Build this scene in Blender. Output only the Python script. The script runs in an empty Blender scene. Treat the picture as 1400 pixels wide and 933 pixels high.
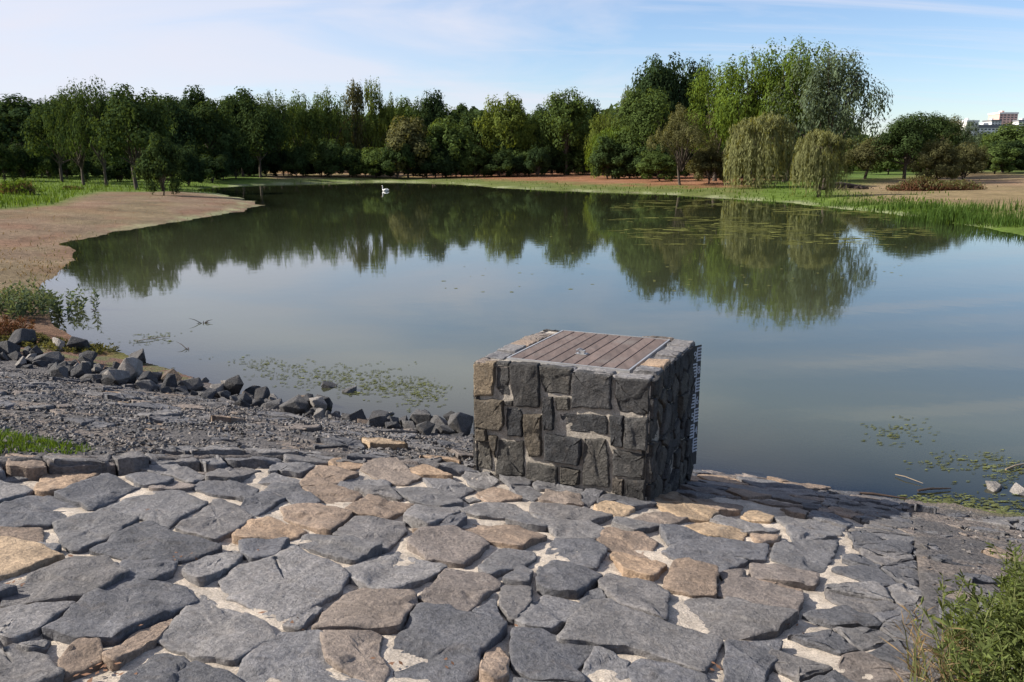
import bpy, bmesh, math, random
import numpy as np
from mathutils import Vector, Matrix

# ------------------------------------------------------------------ camera, world, sun
SC = bpy.context.scene
COL = SC.collection
W_, H_, FPX = 1400.0, 933.0, 1150.0
HOR = 222.0
CAMZ = 2.72
PITCH = math.atan((H_/2 - HOR)/FPX)
cam = bpy.data.objects.new('camera', bpy.data.cameras.new('camera'))
COL.objects.link(cam)
cam.data.sensor_width = 36.0
cam.data.lens = 36.0*FPX/W_
cam.data.clip_start = 0.05
cam.data.clip_end = 6000
cam.location = (0, 0, CAMZ)
cam.rotation_euler = (math.pi/2 - PITCH, 0, 0)
SC.camera = cam

SUN_EL = math.radians(34)
SUN_DIR = Vector((-0.992*math.cos(SUN_EL), 0.06*math.cos(SUN_EL), math.sin(SUN_EL))).normalized()
sun = bpy.data.objects.new('sun', bpy.data.lights.new('sun', 'SUN'))
COL.objects.link(sun)
sun.data.energy = 5.0
sun.data.angle = math.radians(0.5)
sun.data.color = (1.0, 0.93, 0.83)
sun.rotation_euler = SUN_DIR.to_track_quat('Z', 'Y').to_euler()
SC.view_settings.view_transform = 'Standard'
SC.view_settings.look = 'None'
SC.view_settings.gamma = 1
SC.view_settings.use_curve_mapping = False
SC.view_settings.exposure = 0.9
SC.cycles.max_bounces = 6
SC.cycles.transparent_max_bounces = 6
SC.cycles.caustics_reflective = False
SC.cycles.caustics_refractive = False

def N(nt, t, **kw):
    n = nt.nodes.new(t)
    for k, v in kw.items():
        if k.startswith('i_'):
            key = k[2:]
            n.inputs[int(key) if key.isdigit() else key.replace('_', ' ')].default_value = v
        else:
            setattr(n, k, v)
    return n
def L(nt, a, b): nt.links.new(a, b)
def mathn(nt, op, a, b=None, clamp=False):
    n = nt.nodes.new('ShaderNodeMath'); n.operation = op; n.use_clamp = clamp
    for i, v in enumerate((a, b)):
        if v is None: continue
        if isinstance(v, (int, float)): n.inputs[i].default_value = v
        else: nt.links.new(v, n.inputs[i])
    return n.outputs[0]
def ramp(nt, fac, stops):
    r = nt.nodes.new('ShaderNodeValToRGB')
    el = r.color_ramp.elements
    while len(el) < len(stops): el.new(0.5)
    for e, (p, c) in zip(el, stops):
        e.position = p; e.color = (c, c, c, 1) if isinstance(c, (int, float)) else (*c, 1)
    nt.links.new(fac, r.inputs[0]); return r.outputs[0]
def mixc(nt, fac, a, b, mode='MIX'):
    n = nt.nodes.new('ShaderNodeMix'); n.data_type = 'RGBA'; n.blend_type = mode
    for sock, v in ((n.inputs[0], fac), (n.inputs[6], a), (n.inputs[7], b)):
        if isinstance(v, (int, float)): sock.default_value = v
        elif isinstance(v, tuple): sock.default_value = (*v, 1)
        else: nt.links.new(v, sock)
    return n.outputs[2]

world = bpy.data.worlds.new('World'); SC.world = world; world.use_nodes = True
nt = world.node_tree; nt.nodes.clear()
sky = N(nt, 'ShaderNodeTexSky', sky_type='NISHITA', sun_disc=False)
sky.sun_elevation = SUN_EL
sky.sun_rotation = math.atan2(SUN_DIR.x, SUN_DIR.y)
sky.air_density = 1.0; sky.dust_density = 0.25; sky.ozone_density = 2.5
tc = N(nt, 'ShaderNodeTexCoord')
sep = N(nt, 'ShaderNodeSeparateXYZ'); L(nt, tc.outputs['Generated'], sep.inputs[0])
zc = mathn(nt, 'MAXIMUM', sep.outputs[2], 0.0)
zd = mathn(nt, 'ADD', zc, 0.14)
px = mathn(nt, 'DIVIDE', sep.outputs[0], zd); py = mathn(nt, 'DIVIDE', sep.outputs[1], zd)
cmb = N(nt, 'ShaderNodeCombineXYZ'); L(nt, px, cmb.inputs[0]); L(nt, mathn(nt, 'MULTIPLY', py, 1.7), cmb.inputs[1])
nz = N(nt, 'ShaderNodeTexNoise', i_Scale=0.62, i_Detail=7.0, i_Roughness=0.55, i_Distortion=0.7)
mp = N(nt, 'ShaderNodeMapping'); mp.inputs['Location'].default_value = (3.1, 1.4, 0.0); mp.inputs['Rotation'].default_value = (0, 0, 0.25)
L(nt, cmb.outputs[0], mp.inputs[0]); L(nt, mp.outputs[0], nz.inputs['Vector'])
# veil: dense towards the left (sun side), streaks on the right
side = mathn(nt, 'MULTIPLY_ADD', sep.outputs[0], -0.62); nt.nodes[-1].inputs[2].default_value = 0.0
dens = mathn(nt, 'ADD', nz.outputs[0], side)
nzs = N(nt, 'ShaderNodeTexNoise', i_Scale=1.1, i_Detail=9.0, i_Roughness=0.6, i_Distortion=0.5)
mps = N(nt, 'ShaderNodeMapping'); mps.inputs['Location'].default_value = (1.7, 5.2, 0.0); mps.inputs['Rotation'].default_value = (0, 0, -0.35); mps.inputs['Scale'].default_value = (0.45, 1.9, 1.0)
L(nt, cmb.outputs[0], mps.inputs[0]); L(nt, mps.outputs[0], nzs.inputs['Vector'])
cl0 = ramp(nt, dens, [(0.36, 0.0), (0.50, 0.35), (0.64, 0.74), (0.9, 0.95)])
cls = ramp(nt, nzs.outputs[0], [(0.47, 0.0), (0.72, 0.65)])
cl = mathn(nt, 'MAXIMUM', cl0, cls)
bg1 = N(nt, 'ShaderNodeBackground', i_Strength=0.088); L(nt, mixc(nt, 1.0, sky.outputs[0], (0.90, 0.92, 1.02), 'MULTIPLY'), bg1.inputs[0])
bg2 = N(nt, 'ShaderNodeBackground', i_Strength=0.50); bg2.inputs[0].default_value = (0.88, 0.89, 1.0, 1)
mx = N(nt, 'ShaderNodeMixShader'); L(nt, cl, mx.inputs[0]); L(nt, bg1.outputs[0], mx.inputs[1]); L(nt, bg2.outputs[0], mx.inputs[2])
wo = N(nt, 'ShaderNodeOutputWorld'); L(nt, mx.outputs[0], wo.inputs[0])

# ------------------------------------------------------------------ helpers
def ray(x, y):
    X = (x - W_/2)/FPX; Y = (y - H_/2)/FPX
    fw = math.cos(PITCH) - Y*math.sin(PITCH); dn = math.sin(PITCH) + Y*math.cos(PITCH)
    return X/fw, dn/fw
def at(x, y, z=0.0):                      # point of the ground seen at a photo position, at height z
    X, r = ray(x, y); D = (CAMZ - z)/r
    return np.array([X*D, D, z])
def atD(x, y, D):                         # point at a forward distance D
    X, r = ray(x, y)
    return np.array([X*D, D, CAMZ - r*D])
AZ = math.radians(-24.5)
A2 = np.array([math.cos(AZ), math.sin(AZ)]); B2 = np.array([-A2[1], A2[0]])
def xy_of(s, t): return s*A2[0] + t*B2[0], s*A2[1] + t*B2[1]
def st_of(x, y): return x*A2[0] + y*A2[1], x*B2[0] + y*B2[1]
T0, Z0, SLO, SHI = 4.98, 0.60, 0.26, 0.17     # box front line, its height, slopes below / above it
def z_apron(t): return np.where(t > T0, Z0 - SLO*(t - T0), Z0 + SHI*(T0 - t))
def z_bank(t):
    z = np.where(t > T0, Z0 - SLO*(t - T0), Z0 + 0.202*(T0 - t))
    return np.where(t < 0.6, Z0 + 0.202*(T0 - 0.6) + 0.02*(0.6 - t), z)
def at_fn(x, y, zf):                      # intersect a photo ray with a height function of t
    X, r = ray(x, y); lo, hi = 0.3, 40.0
    for _ in range(50):
        D = 0.5*(lo + hi); s, t = st_of(X*D, D)
        if CAMZ - r*D > float(zf(np.float64(t))): lo = D
        else: hi = D
    return st_of(X*lo, lo)

def hsh(ix, iy, seed):
    n = (ix.astype(np.int64)*374761393 + iy.astype(np.int64)*668265263 + seed*1442695041) & 0xffffffff
    n = ((n ^ (n >> 13))*1274126177) & 0xffffffff
    return ((n ^ (n >> 16)) & 0xffff)/65535.0
def vn(x, y, seed=0):
    x = np.asarray(x, float); y = np.asarray(y, float)
    ix = np.floor(x); iy = np.floor(y); fx = x - ix; fy = y - iy
    fx = fx*fx*(3 - 2*fx); fy = fy*fy*(3 - 2*fy)
    a = hsh(ix, iy, seed); b = hsh(ix+1, iy, seed); c = hsh(ix, iy+1, seed); d = hsh(ix+1, iy+1, seed)
    return (a*(1-fx) + b*fx)*(1-fy) + (c*(1-fx) + d*fx)*fy
def fbm(x, y, seed=0, o=4):
    v = 0; am = 0.5; f = 1.0
    for i in range(o):
        v = v + am*vn(x*f + i*17.3, y*f - i*9.1, seed + i); am *= 0.5; f *= 2.03
    return v/(1 - 0.5**o)
def sstep(a, b, x):
    t = np.clip((x - a)/(b - a), 0, 1); return t*t*(3 - 2*t)

def mesh_obj(name, V, F, mats, parent=None, col=None, smooth=False, loc=None, attrs=None):
    me = bpy.data.meshes.new(name)
    V = np.asarray(V, np.float32)
    if isinstance(F, np.ndarray):
        n, k = F.shape
        me.vertices.add(len(V)); me.vertices.foreach_set('co', V.ravel())
        me.loops.add(n*k); me.loops.foreach_set('vertex_index', F.ravel().astype(np.int32))
        me.polygons.add(n); me.polygons.foreach_set('loop_start', np.arange(0, n*k, k, dtype=np.int32))
        me.polygons.foreach_set('loop_total', np.full(n, k, np.int32))
    else:
        tot = np.array([len(f) for f in F], np.int32)
        idx = np.array([i for f in F for i in f], np.int32)
        me.vertices.add(len(V)); me.vertices.foreach_set('co', V.ravel())
        me.loops.add(len(idx)); me.loops.foreach_set('vertex_index', idx)
        me.polygons.add(len(tot)); me.polygons.foreach_set('loop_start', np.concatenate([[0], np.cumsum(tot)[:-1]]).astype(np.int32))
        me.polygons.foreach_set('loop_total', tot)
    me.update(calc_edges=True)
    me.polygons.foreach_set('use_smooth', np.full(len(me.polygons), smooth))
    if col is not None:
        ca = me.color_attributes.new('col', 'FLOAT_COLOR', 'POINT')
        c4 = np.ones((len(V), 4), np.float32); c4[:, :3] = col
        ca.data.foreach_set('color', c4.ravel())
    for k, v in (attrs or {}).items():
        at_ = me.attributes.new(k, 'FLOAT', 'POINT'); at_.data.foreach_set('value', np.asarray(v, np.float32))
    for m in (mats if isinstance(mats, (list, tuple)) else [mats]):
        me.materials.append(m)
    me.validate()
    o = bpy.data.objects.new(name, me); COL.objects.link(o)
    if parent: o.parent = parent
    if loc is not None: o.location = loc
    return o
def tag(o, label=None, cat=None, group=None, kind=None):
    if label: o['label'] = label
    if cat: o['category'] = cat
    if group: o['group'] = group
    if kind: o['kind'] = kind
    return o
def empty(name, loc=(0, 0, 0), rz=0, scale=(1, 1, 1)):
    o = bpy.data.objects.new(name, None); COL.objects.link(o)
    o.location = [float(v) for v in loc]; o.rotation_euler = (0, 0, rz); o.scale = scale
    o.empty_display_size = 0.1
    return o
class Acc:                                # collects geometry for ONE mesh
    def __init__(s): s.V = []; s.F = []; s.C = []; s.n = 0
    def add(s, V, F, C=None):
        V = np.asarray(V, float).reshape(-1, 3)
        s.V.append(V)
        s.F += [tuple(int(i) + s.n for i in f) for f in F]
        if C is not None:
            C = np.asarray(C, float); s.C.append(np.broadcast_to(C, (len(V), 3)) if C.ndim == 1 else C)
        s.n += len(V)
    def obj(s, name, mats, parent=None, smooth=False, loc=None):
        return mesh_obj(name, np.concatenate(s.V), s.F, mats, parent, np.concatenate(s.C) if s.C else None, smooth, loc)
def tube(acc, pts, rad, n=6, C=None, cap=True):
    pts = [np.asarray(p, float) for p in pts]; V = []; F = []
    for i, p in enumerate(pts):
        d = pts[min(i+1, len(pts)-1)] - pts[max(i-1, 0)]; d = d/(np.linalg.norm(d) + 1e-9)
        u = np.cross(d, [0.31, 0.17, 0.93] if abs(d[2]) < 0.9 else [1, 0.1, 0]); u /= np.linalg.norm(u); v = np.cross(d, u)
        r = rad[i] if hasattr(rad, '__len__') else rad
        for k in range(n):
            a = 2*math.pi*k/n; V.append(p + r*(math.cos(a)*u + math.sin(a)*v))
    for i in range(len(pts)-1):
        for k in range(n):
            F.append((i*n+k, i*n+(k+1) % n, (i+1)*n+(k+1) % n, (i+1)*n+k))
    if cap: F.append(tuple(range(n))[::-1]); F.append(tuple(range((len(pts)-1)*n, len(pts)*n)))
    acc.add(V, F, C)
def box(acc, c0, c1, C=None, M=None):
    x0, y0, z0 = c0; x1, y1, z1 = c1
    V = np.array([(x0,y0,z0),(x1,y0,z0),(x1,y1,z0),(x0,y1,z0),(x0,y0,z1),(x1,y0,z1),(x1,y1,z1),(x0,y1,z1)], float)
    if M is not None: V = np.array([M(v) for v in V])
    acc.add(V, [(0,3,2,1),(4,5,6,7),(0,1,5,4),(1,2,6,5),(2,3,7,6),(3,0,4,7)], C)

# ------------------------------------------------------------------ materials
def new_mat(name):
    m = bpy.data.materials.new(name); m.use_nodes = True; nt = m.node_tree
    b = nt.nodes['Principled BSDF']; b.inputs['Specular IOR Level'].default_value = 0.35
    return m, nt, b
def attr_col(nt, name='col'):
    return N(nt, 'ShaderNodeAttribute', attribute_name=name)
def obj_co(nt): return N(nt, 'ShaderNodeTexCoord').outputs['Object']
def rock_mat(name, base=None, var=0.35, bump=0.5, scale=1.0, dist=0.004, rough=0.85, spots=0.25, rand=False):
    m, nt, b = new_mat(name); co = obj_co(nt)
    src = attr_col(nt).outputs[0] if base is None else None
    n1 = N(nt, 'ShaderNodeTexNoise', i_Scale=5*scale, i_Detail=8.0, i_Roughness=0.65); L(nt, co, n1.inputs['Vector'])
    n2 = N(nt, 'ShaderNodeTexNoise', i_Scale=55*scale, i_Detail=6.0, i_Roughness=0.7); L(nt, co, n2.inputs['Vector'])
    n3 = N(nt, 'ShaderNodeTexNoise', i_Scale=13*scale, i_Detail=8.0, i_Roughness=0.68); L(nt, co, n3.inputs['Vector'])
    f = ramp(nt, n1.outputs[0], [(0.3, 1-var), (0.7, 1+var)])
    c = mixc(nt, 1.0, base if base is not None else src, f, 'MULTIPLY')
    f2 = ramp(nt, n2.outputs[0], [(0.3, 0.55), (0.5, 1.0), (0.72, 1.55)])
    c = mixc(nt, 1.0, c, f2, 'MULTIPLY')
    pale = ramp(nt, n3.outputs[0], [(0.56, 0.0), (0.75, 1.0)])
    c = mixc(nt, mathn(nt, 'MULTIPLY', pale, spots), c, (0.30, 0.29, 0.27))
    brn = ramp(nt, n3.outputs[1], [(0.52, 0.0), (0.72, 1.0)])
    c = mixc(nt, mathn(nt, 'MULTIPLY', brn, 0.28), c, (0.13, 0.09, 0.06))
    L(nt, c, b.inputs['Base Color']); b.inputs['Roughness'].default_value = rough
    h = mathn(nt, 'ADD', mathn(nt, 'MULTIPLY', n3.outputs[0], 1.3), mathn(nt, 'MULTIPLY', n2.outputs[0], 0.55))
    bp = N(nt, 'ShaderNodeBump', i_Strength=bump, i_Distance=dist*5); L(nt, h, bp.inputs['Height']); L(nt, bp.outputs[0], b.inputs['Normal'])
    return m
M_STONE = rock_mat('paving_stone', None, 0.28, 0.75, 1.0, 0.006)
M_WALLST = rock_mat('wall_stone', None, 0.45, 0.9, 1.4, 0.009, spots=0.35)
M_ROCK = rock_mat('loose_rock', None, 0.4, 0.8, 1.6, 0.008)
M_MORTAR = rock_mat('mortar', (0.40, 0.345, 0.285), 0.32, 0.6, 2.2, 0.003, 0.95, 0.0)
M_WMORTAR = rock_mat('wall_mortar', (0.32, 0.285, 0.24), 0.35, 0.6, 2.0, 0.003, 0.95, 0.1)
M_PEBBLE = rock_mat('gravel', None, 0.3, 0.3, 2, 0.003)
def bank_mat():
    m, nt, b = new_mat('gravelly_bank'); co = obj_co(nt)
    a = attr_col(nt)
    n2 = N(nt, 'ShaderNodeTexNoise', i_Scale=38.0, i_Detail=6.0, i_Roughness=0.75); L(nt, co, n2.inputs['Vector'])
    vo = N(nt, 'ShaderNodeTexVoronoi', i_Scale=42.0); L(nt, co, vo.inputs['Vector'])
    c = mixc(nt, 1.0, a.outputs[0], ramp(nt, n2.outputs[0], [(0.3, 0.45), (0.5, 0.95), (0.7, 1.7)]), 'MULTIPLY')
    L(nt, c, b.inputs['Base Color']); b.inputs['Roughness'].default_value = 0.95
    h = mathn(nt, 'SUBTRACT', n2.outputs[0], mathn(nt, 'MULTIPLY', vo.outputs[0], 0.6))
    bp = N(nt, 'ShaderNodeBump', i_Strength=0.9, i_Distance=0.03); L(nt, h, bp.inputs['Height']); L(nt, bp.outputs[0], b.inputs['Normal'])
    return m
M_BANK = bank_mat()
def ground_mat():
    m, nt, b = new_mat('ground'); co = obj_co(nt); a = attr_col(nt)
    n1 = N(nt, 'ShaderNodeTexNoise', i_Scale=0.35, i_Detail=9.0, i_Roughness=0.7); L(nt, co, n1.inputs['Vector'])
    n2 = N(nt, 'ShaderNodeTexNoise', i_Scale=4.0, i_Detail=7.0, i_Roughness=0.75); L(nt, co, n2.inputs['Vector'])
    c = mixc(nt, 1.0, a.outputs[0], ramp(nt, n1.outputs[0], [(0.3, 0.65), (0.7, 1.35)]), 'MULTIPLY')
    c = mixc(nt, 1.0, c, ramp(nt, n2.outputs[0], [(0.3, 0.6), (0.7, 1.4)]), 'MULTIPLY')
    L(nt, c, b.inputs['Base Color']); b.inputs['Roughness'].default_value = 1.0; b.inputs['Specular IOR Level'].default_value = 0.1
    bp = N(nt, 'ShaderNodeBump', i_Strength=0.6, i_Distance=0.25); L(nt, n2.outputs[0], bp.inputs['Height']); L(nt, bp.outputs[0], b.inputs['Normal'])
    return m
M_GROUND = ground_mat()
def leaf_mat(name, c, tr=0.35, var=0.35, rough=0.6):
    m = bpy.data.materials.new(name); m.use_nodes = True; nt = m.node_tree; nt.nodes.clear()
    co = obj_co(nt)
    n1 = N(nt, 'ShaderNodeTexNoise', i_Scale=7.0, i_Detail=4.0); L(nt, co, n1.inputs['Vector'])
    g = N(nt, 'ShaderNodeNewGeometry')
    f = ramp(nt, n1.outputs[0], [(0.3, 1-var), (0.7, 1+var)])
    cc = mixc(nt, 1.0, c, f, 'MULTIPLY')
    rr = ramp(nt, g.outputs['Random Per Island'], [(0.0, 0.7), (1.0, 1.35)])
    cc = mixc(nt, 1.0, cc, rr, 'MULTIPLY')
    d = N(nt, 'ShaderNodeBsdfDiffuse'); t = N(nt, 'ShaderNodeBsdfTranslucent')
    L(nt, cc, d.inputs[0]); L(nt, mixc(nt, 1.0, cc, (1.5, 1.35, 0.6), 'MULTIPLY'), t.inputs[0])
    mx = N(nt, 'ShaderNodeMixShader', i_0=tr); L(nt, d.outputs[0], mx.inputs[1]); L(nt, t.outputs[0], mx.inputs[2])
    o = N(nt, 'ShaderNodeOutputMaterial'); L(nt, mx.outputs[0], o.inputs[0])
    return m
LEAF = {
 'dark':  leaf_mat('leaves_dark_green', (0.044, 0.068, 0.025), 0.32),
 'deep':  leaf_mat('leaves_deep_green', (0.032, 0.052, 0.022), 0.28),
 'mid':   leaf_mat('leaves_mid_green', (0.072, 0.105, 0.032), 0.34),
 'light': leaf_mat('leaves_yellow_green', (0.105, 0.135, 0.032), 0.35),
 'lime':  leaf_mat('leaves_fresh_green', (0.095, 0.14, 0.028), 0.38),
 'olive': leaf_mat('leaves_olive', (0.100, 0.100, 0.045), 0.32),
 'silver':leaf_mat('leaves_silver_green', (0.095, 0.125, 0.075), 0.3),
 'weep':  leaf_mat('leaves_pale_willow', (0.165, 0.172, 0.078), 0.38),
 'tan':   leaf_mat('dry_stems', (0.20, 0.14, 0.075), 0.2),
 'rust':  leaf_mat('rust_brush', (0.13, 0.065, 0.040), 0.15),
 'grass': leaf_mat('grass_blades', (0.070, 0.115, 0.022), 0.4),
 'reed':  leaf_mat('reed_blades', (0.052, 0.092, 0.022), 0.4),
 'weed':  leaf_mat('weed_leaves', (0.095, 0.118, 0.040), 0.35, 0.4),
 'murkweed': leaf_mat('sunken_pondweed', (0.095, 0.105, 0.045), 0.1),
 'moss':  leaf_mat('pondweed', (0.12, 0.125, 0.04), 0.1),
}
def plain(name, c, rough=0.7, metal=0.0, var=0.2, scale=6.0):
    m, nt, b = new_mat(name); co = obj_co(nt)
    n1 = N(nt, 'ShaderNodeTexNoise', i_Scale=scale, i_Detail=7.0, i_Roughness=0.7); L(nt, co, n1.inputs['Vector'])
    L(nt, mixc(nt, 1.0, c, ramp(nt, n1.outputs[0], [(0.3, 1-var), (0.7, 1+var)]), 'MULTIPLY'), b.inputs['Base Color'])
    b.inputs['Roughness'].default_value = rough; b.inputs['Metallic'].default_value = metal
    bp = N(nt, 'ShaderNodeBump', i_Strength=0.3, i_Distance=0.01); L(nt, n1.outputs[0], bp.inputs['Height']); L(nt, bp.outputs[0], b.inputs['Normal'])
    return m
M_BARK = plain('bark', (0.075, 0.058, 0.045), 0.95, var=0.4, scale=20)
M_DEADWOOD = plain('dead_wood', (0.05, 0.035, 0.028), 0.95, var=0.4, scale=9)
M_STICK = plain('dry_stick', (0.24, 0.19, 0.13), 0.9)
# ------------------------------------------------------------------ the pond outline and the land around it
SHORE_PX = [(165,482),(120,464),(78,447),(66,412),(60,388),(92,364),(100,347),(84,333),(150,319.5),(240,303.5),(330,289.5),(356,281.5),
            (340,273),(300,265),(268,259.5),(300,256),(360,253.2),(430,251),(520,249),(600,250.5),(680,257),(760,261),(880,264.5),(960,270),
            (1060,276),(1150,285),(1200,291),(1262,299),(1330,311),(1400,323),(1500,345),(1570,400),(1640,500)]
shore = [tuple(xy_of(s, 7.29)) for s in (9.0, 6.0, 3.0, 0.0, -3.0, -6.3)] + [tuple(at(x, y)[:2]) for x, y in SHORE_PX]
SH = np.array(shore)
def densify(P, step):
    out = []
    for i in range(len(P)):
        a, b = P[i], P[(i+1) % len(P)]; n = max(1, int(np.linalg.norm(b-a)/step))
        for k in range(n):
            p = a + (b-a)*k/n; out.append(p)
    return np.array(out)
def sdf(x, y, P):                          # positive outside
    x = np.asarray(x, float).ravel(); y = np.asarray(y, float).ravel()
    d = np.full(x.shape, 1e9); ins = np.zeros(x.shape, bool)
    for i in range(len(P)):
        ax, ay = P[i]; bx, by = P[(i+1) % len(P)]
        ex, ey = bx-ax, by-ay; t = np.clip(((x-ax)*ex + (y-ay)*ey)/(ex*ex+ey*ey+1e-12), 0, 1)
        d = np.minimum(d, np.hypot(x-ax-t*ex, y-ay-t*ey))
        c = (ay > y) != (by > y)
        with np.errstate(divide='ignore', invalid='ignore'):
            xi = (bx-ax)*(y-ay)/(by-ay+1e-15) + ax
        ins ^= c & (x < xi)
    return np.where(ins, -d, d)
def dam_h(x, y):
    s, t = st_of(x, y); return z_bank(t)
def land_h(x, y):
    x = np.asarray(x, float); y = np.asarray(y, float); shp = x.shape; x = x.ravel(); y = y.ravel()
    d = sdf(x, y, SH)
    wob = (fbm(x*0.5, y*0.5, 5) - 0.5)*np.clip(np.hypot(x, y)*0.03, 0.15, 2.2)
    d2 = d + wob
    nat = np.where(d2 > 0, 0.42*(1 - np.exp(-d2*0.16)) + 0.012*np.clip(d2, 0, 120), np.maximum(0.28*d2, -1.6))
    nat = nat + np.where(d2 > 0.5, (fbm(x*0.25, y*0.25, 9) - 0.5)*0.22*np.clip(d2*0.2, 0, 1), 0)
    R = np.hypot(x, y); az = np.degrees(np.arctan2(x, y))
    nat = nat + sstep(250, 900, R)*(20*sstep(8, 30, az) + 6)      # rising ground far behind on the right
    # shallow silted corner by the right end of the dam
    s, t = st_of(x, y)
    sil = np.exp(-((s-2.1)/1.3)**2 - ((t-7.75)/0.62)**2)
    nat = np.where(d2 < 0.3, np.maximum(nat, -0.30 + 0.36*sil + 0.10*(fbm(x*2.5, y*2.5, 31)-0.5)*sil - 0.8*(1-sstep(0.02, 0.25, sil))), nat)
    h = np.maximum(nat, z_bank(t))
    return h.reshape(shp), d2.reshape(shp)
def polygrid(th0, th1, nth, r0, r1, nr):
    th = np.radians(np.linspace(th0, th1, nth)); r = np.geomspace(r0, r1, nr)
    T, R = np.meshgrid(th, r); return R*np.sin(T), R*np.cos(T)
def grid_faces(ny, nx, wrap=False):
    i = np.arange(ny-1)[:, None]; j = np.arange(nx-1)[None, :]
    a = i*nx + j; F = np.stack([a, a+1, a+nx+1, a+nx], -1).reshape(-1, 4)
    return F[:, ::-1].copy()
def in_poly_soft(x, y, pts, feather):
    return sstep(feather, -feather, sdf(x, y, np.array(pts)).reshape(np.shape(x)))
PIX = lambda pts, z=0.3: [tuple(at(a, b, z)[:2]) for a, b in pts]

th = np.radians(np.concatenate([np.linspace(-180, -48, 34)[:-1], np.linspace(-48, 48, 430), np.linspace(48, 180, 34)[1:]]))
rr = np.geomspace(0.4, 3000, 330)
TT, RR = np.meshgrid(th, rr)
GX = RR*np.sin(TT); GY = RR*np.cos(TT)
GZ, GD = land_h(GX, GY)
GS, GT = st_of(GX, GY)
nearbank = (GS > -17) & (GS < 8.6) & (GT > -4.2) & (GT < 8.2)
edge_in = np.minimum(np.minimum(GS+17, 8.6-GS), np.minimum(GT+4.2, 8.2-GT))
GZ = GZ - np.where(nearbank, 0.30*sstep(0.0, 0.5, edge_in), 0)
def c3(*c): return np.array(c)[None, None, :]
def blend(C, m, c): return C*(1-m[..., None]) + c3(*c)*m[..., None]
nA = fbm(GX*0.15, GY*0.15, 3); nB = fbm(GX*0.6, GY*0.6, 4); nC = fbm(GX*0.05, GY*0.2, 7)
GRASS = (0.085, 0.130, 0.022); DRY = (0.27, 0.185, 0.115); MUD = (0.165, 0.118, 0.080); RUST = (0.20, 0.085, 0.045); FLOOR = (0.045, 0.045, 0.025)
C = np.broadcast_to(c3(0.08, 0.10, 0.035), GX.shape + (3,)).copy()
AZd = np.degrees(TT)
# far shore
far = sstep(-17.5, -15.5, AZd)
C = blend(C, far, DRY)
C = blend(C, far*sstep(0.40, 0.60, nC)*0.7, RUST)
C = blend(C, far*sstep(0.52, 0.62, nB)*0.5, GRASS)
rust = in_poly_soft(GX, GY, PIX([(560,236),(720,234),(900,238),(1060,247),(1070,262),(960,262),(860,258),(740,255),(620,249)], 0.5), 6)
C = blend(C, rust*(0.55+0.4*nB), RUST)
gstrip = far*sstep(13, 5, GD + (nB-0.5)*10)
C = blend(C, gstrip*0.85, (0.075, 0.115, 0.028))
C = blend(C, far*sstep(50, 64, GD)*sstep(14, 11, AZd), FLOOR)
# right bank: green band, dry band, lawn behind
rt = sstep(14.5, 17, AZd)
lawn = in_poly_soft(GX, GY, PIX([(1080,250),(1140,252),(1230,248),(1330,241),(1420,246),(1420,234),(1260,229),(1090,229)], 0.6), 5)
dry = in_poly_soft(GX, GY, PIX([(1150,258),(1230,250),(1330,240),(1500,250),(1500,292),(1400,288),(1330,276),(1240,272),(1180,270)], 0.5), 2.5)
C = blend(C, rt*sstep(35, 20, GD), GRASS)
C = blend(C, rt*dry*(0.6+0.4*nA), (0.235, 0.160, 0.100))
C = blend(C, rt*sstep(34, 46, GD)*0.7, (0.17, 0.13, 0.07))
C = blend(C, lawn*0.9, (0.070, 0.125, 0.024))
# left: bare reddish beach, grass behind it
left = sstep(-15.0, -17.0, AZd)
C = blend(C, left, GRASS)
beach = in_poly_soft(GX, GY, PIX([(-300,300),(-60,292),(30,289),(82,284),(105,274),(140,266),(210,262),(262,261),(300,262),(345,268),(420,282),(300,340),(200,480),(0,640),(-900,640)], 0.3), 0.9)
C = blend(C, beach*left, MUD)
C = blend(C, beach*left*sstep(0.48, 0.62, nB)*0.45, (0.17, 0.088, 0.058))
C = blend(C, beach*left*sstep(0.58, 0.66, nA)*0.12, GRASS)
nearl = left*sstep(17, 11, GY)
C = blend(C, nearl*0.8, (0.12, 0.055, 0.035))
C = blend(C, nearl*sstep(0.50, 0.62, nB)*0.8, (0.07, 0.09, 0.025))
# pale dried scum at the waterline
scum = sstep(0.9, 0.3, np.abs(GD-0.3)*np.clip(40/(RR+1), 0.5, 3))*sstep(30, 45, RR)
C = blend(C, scum*0.8*sstep(0.40, 0.58, nB), (0.22, 0.235, 0.13))
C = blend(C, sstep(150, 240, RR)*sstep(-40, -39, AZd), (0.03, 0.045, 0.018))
C = np.where((GZ < -0.05)[..., None], c3(0.19, 0.165, 0.115), C)
g = mesh_obj('ground', np.stack([GX, GY, GZ], -1).reshape(-1, 3), grid_faces(*GX.shape), M_GROUND, col=C.reshape(-1, 3), smooth=True)
tag(g, kind='structure')

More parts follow.
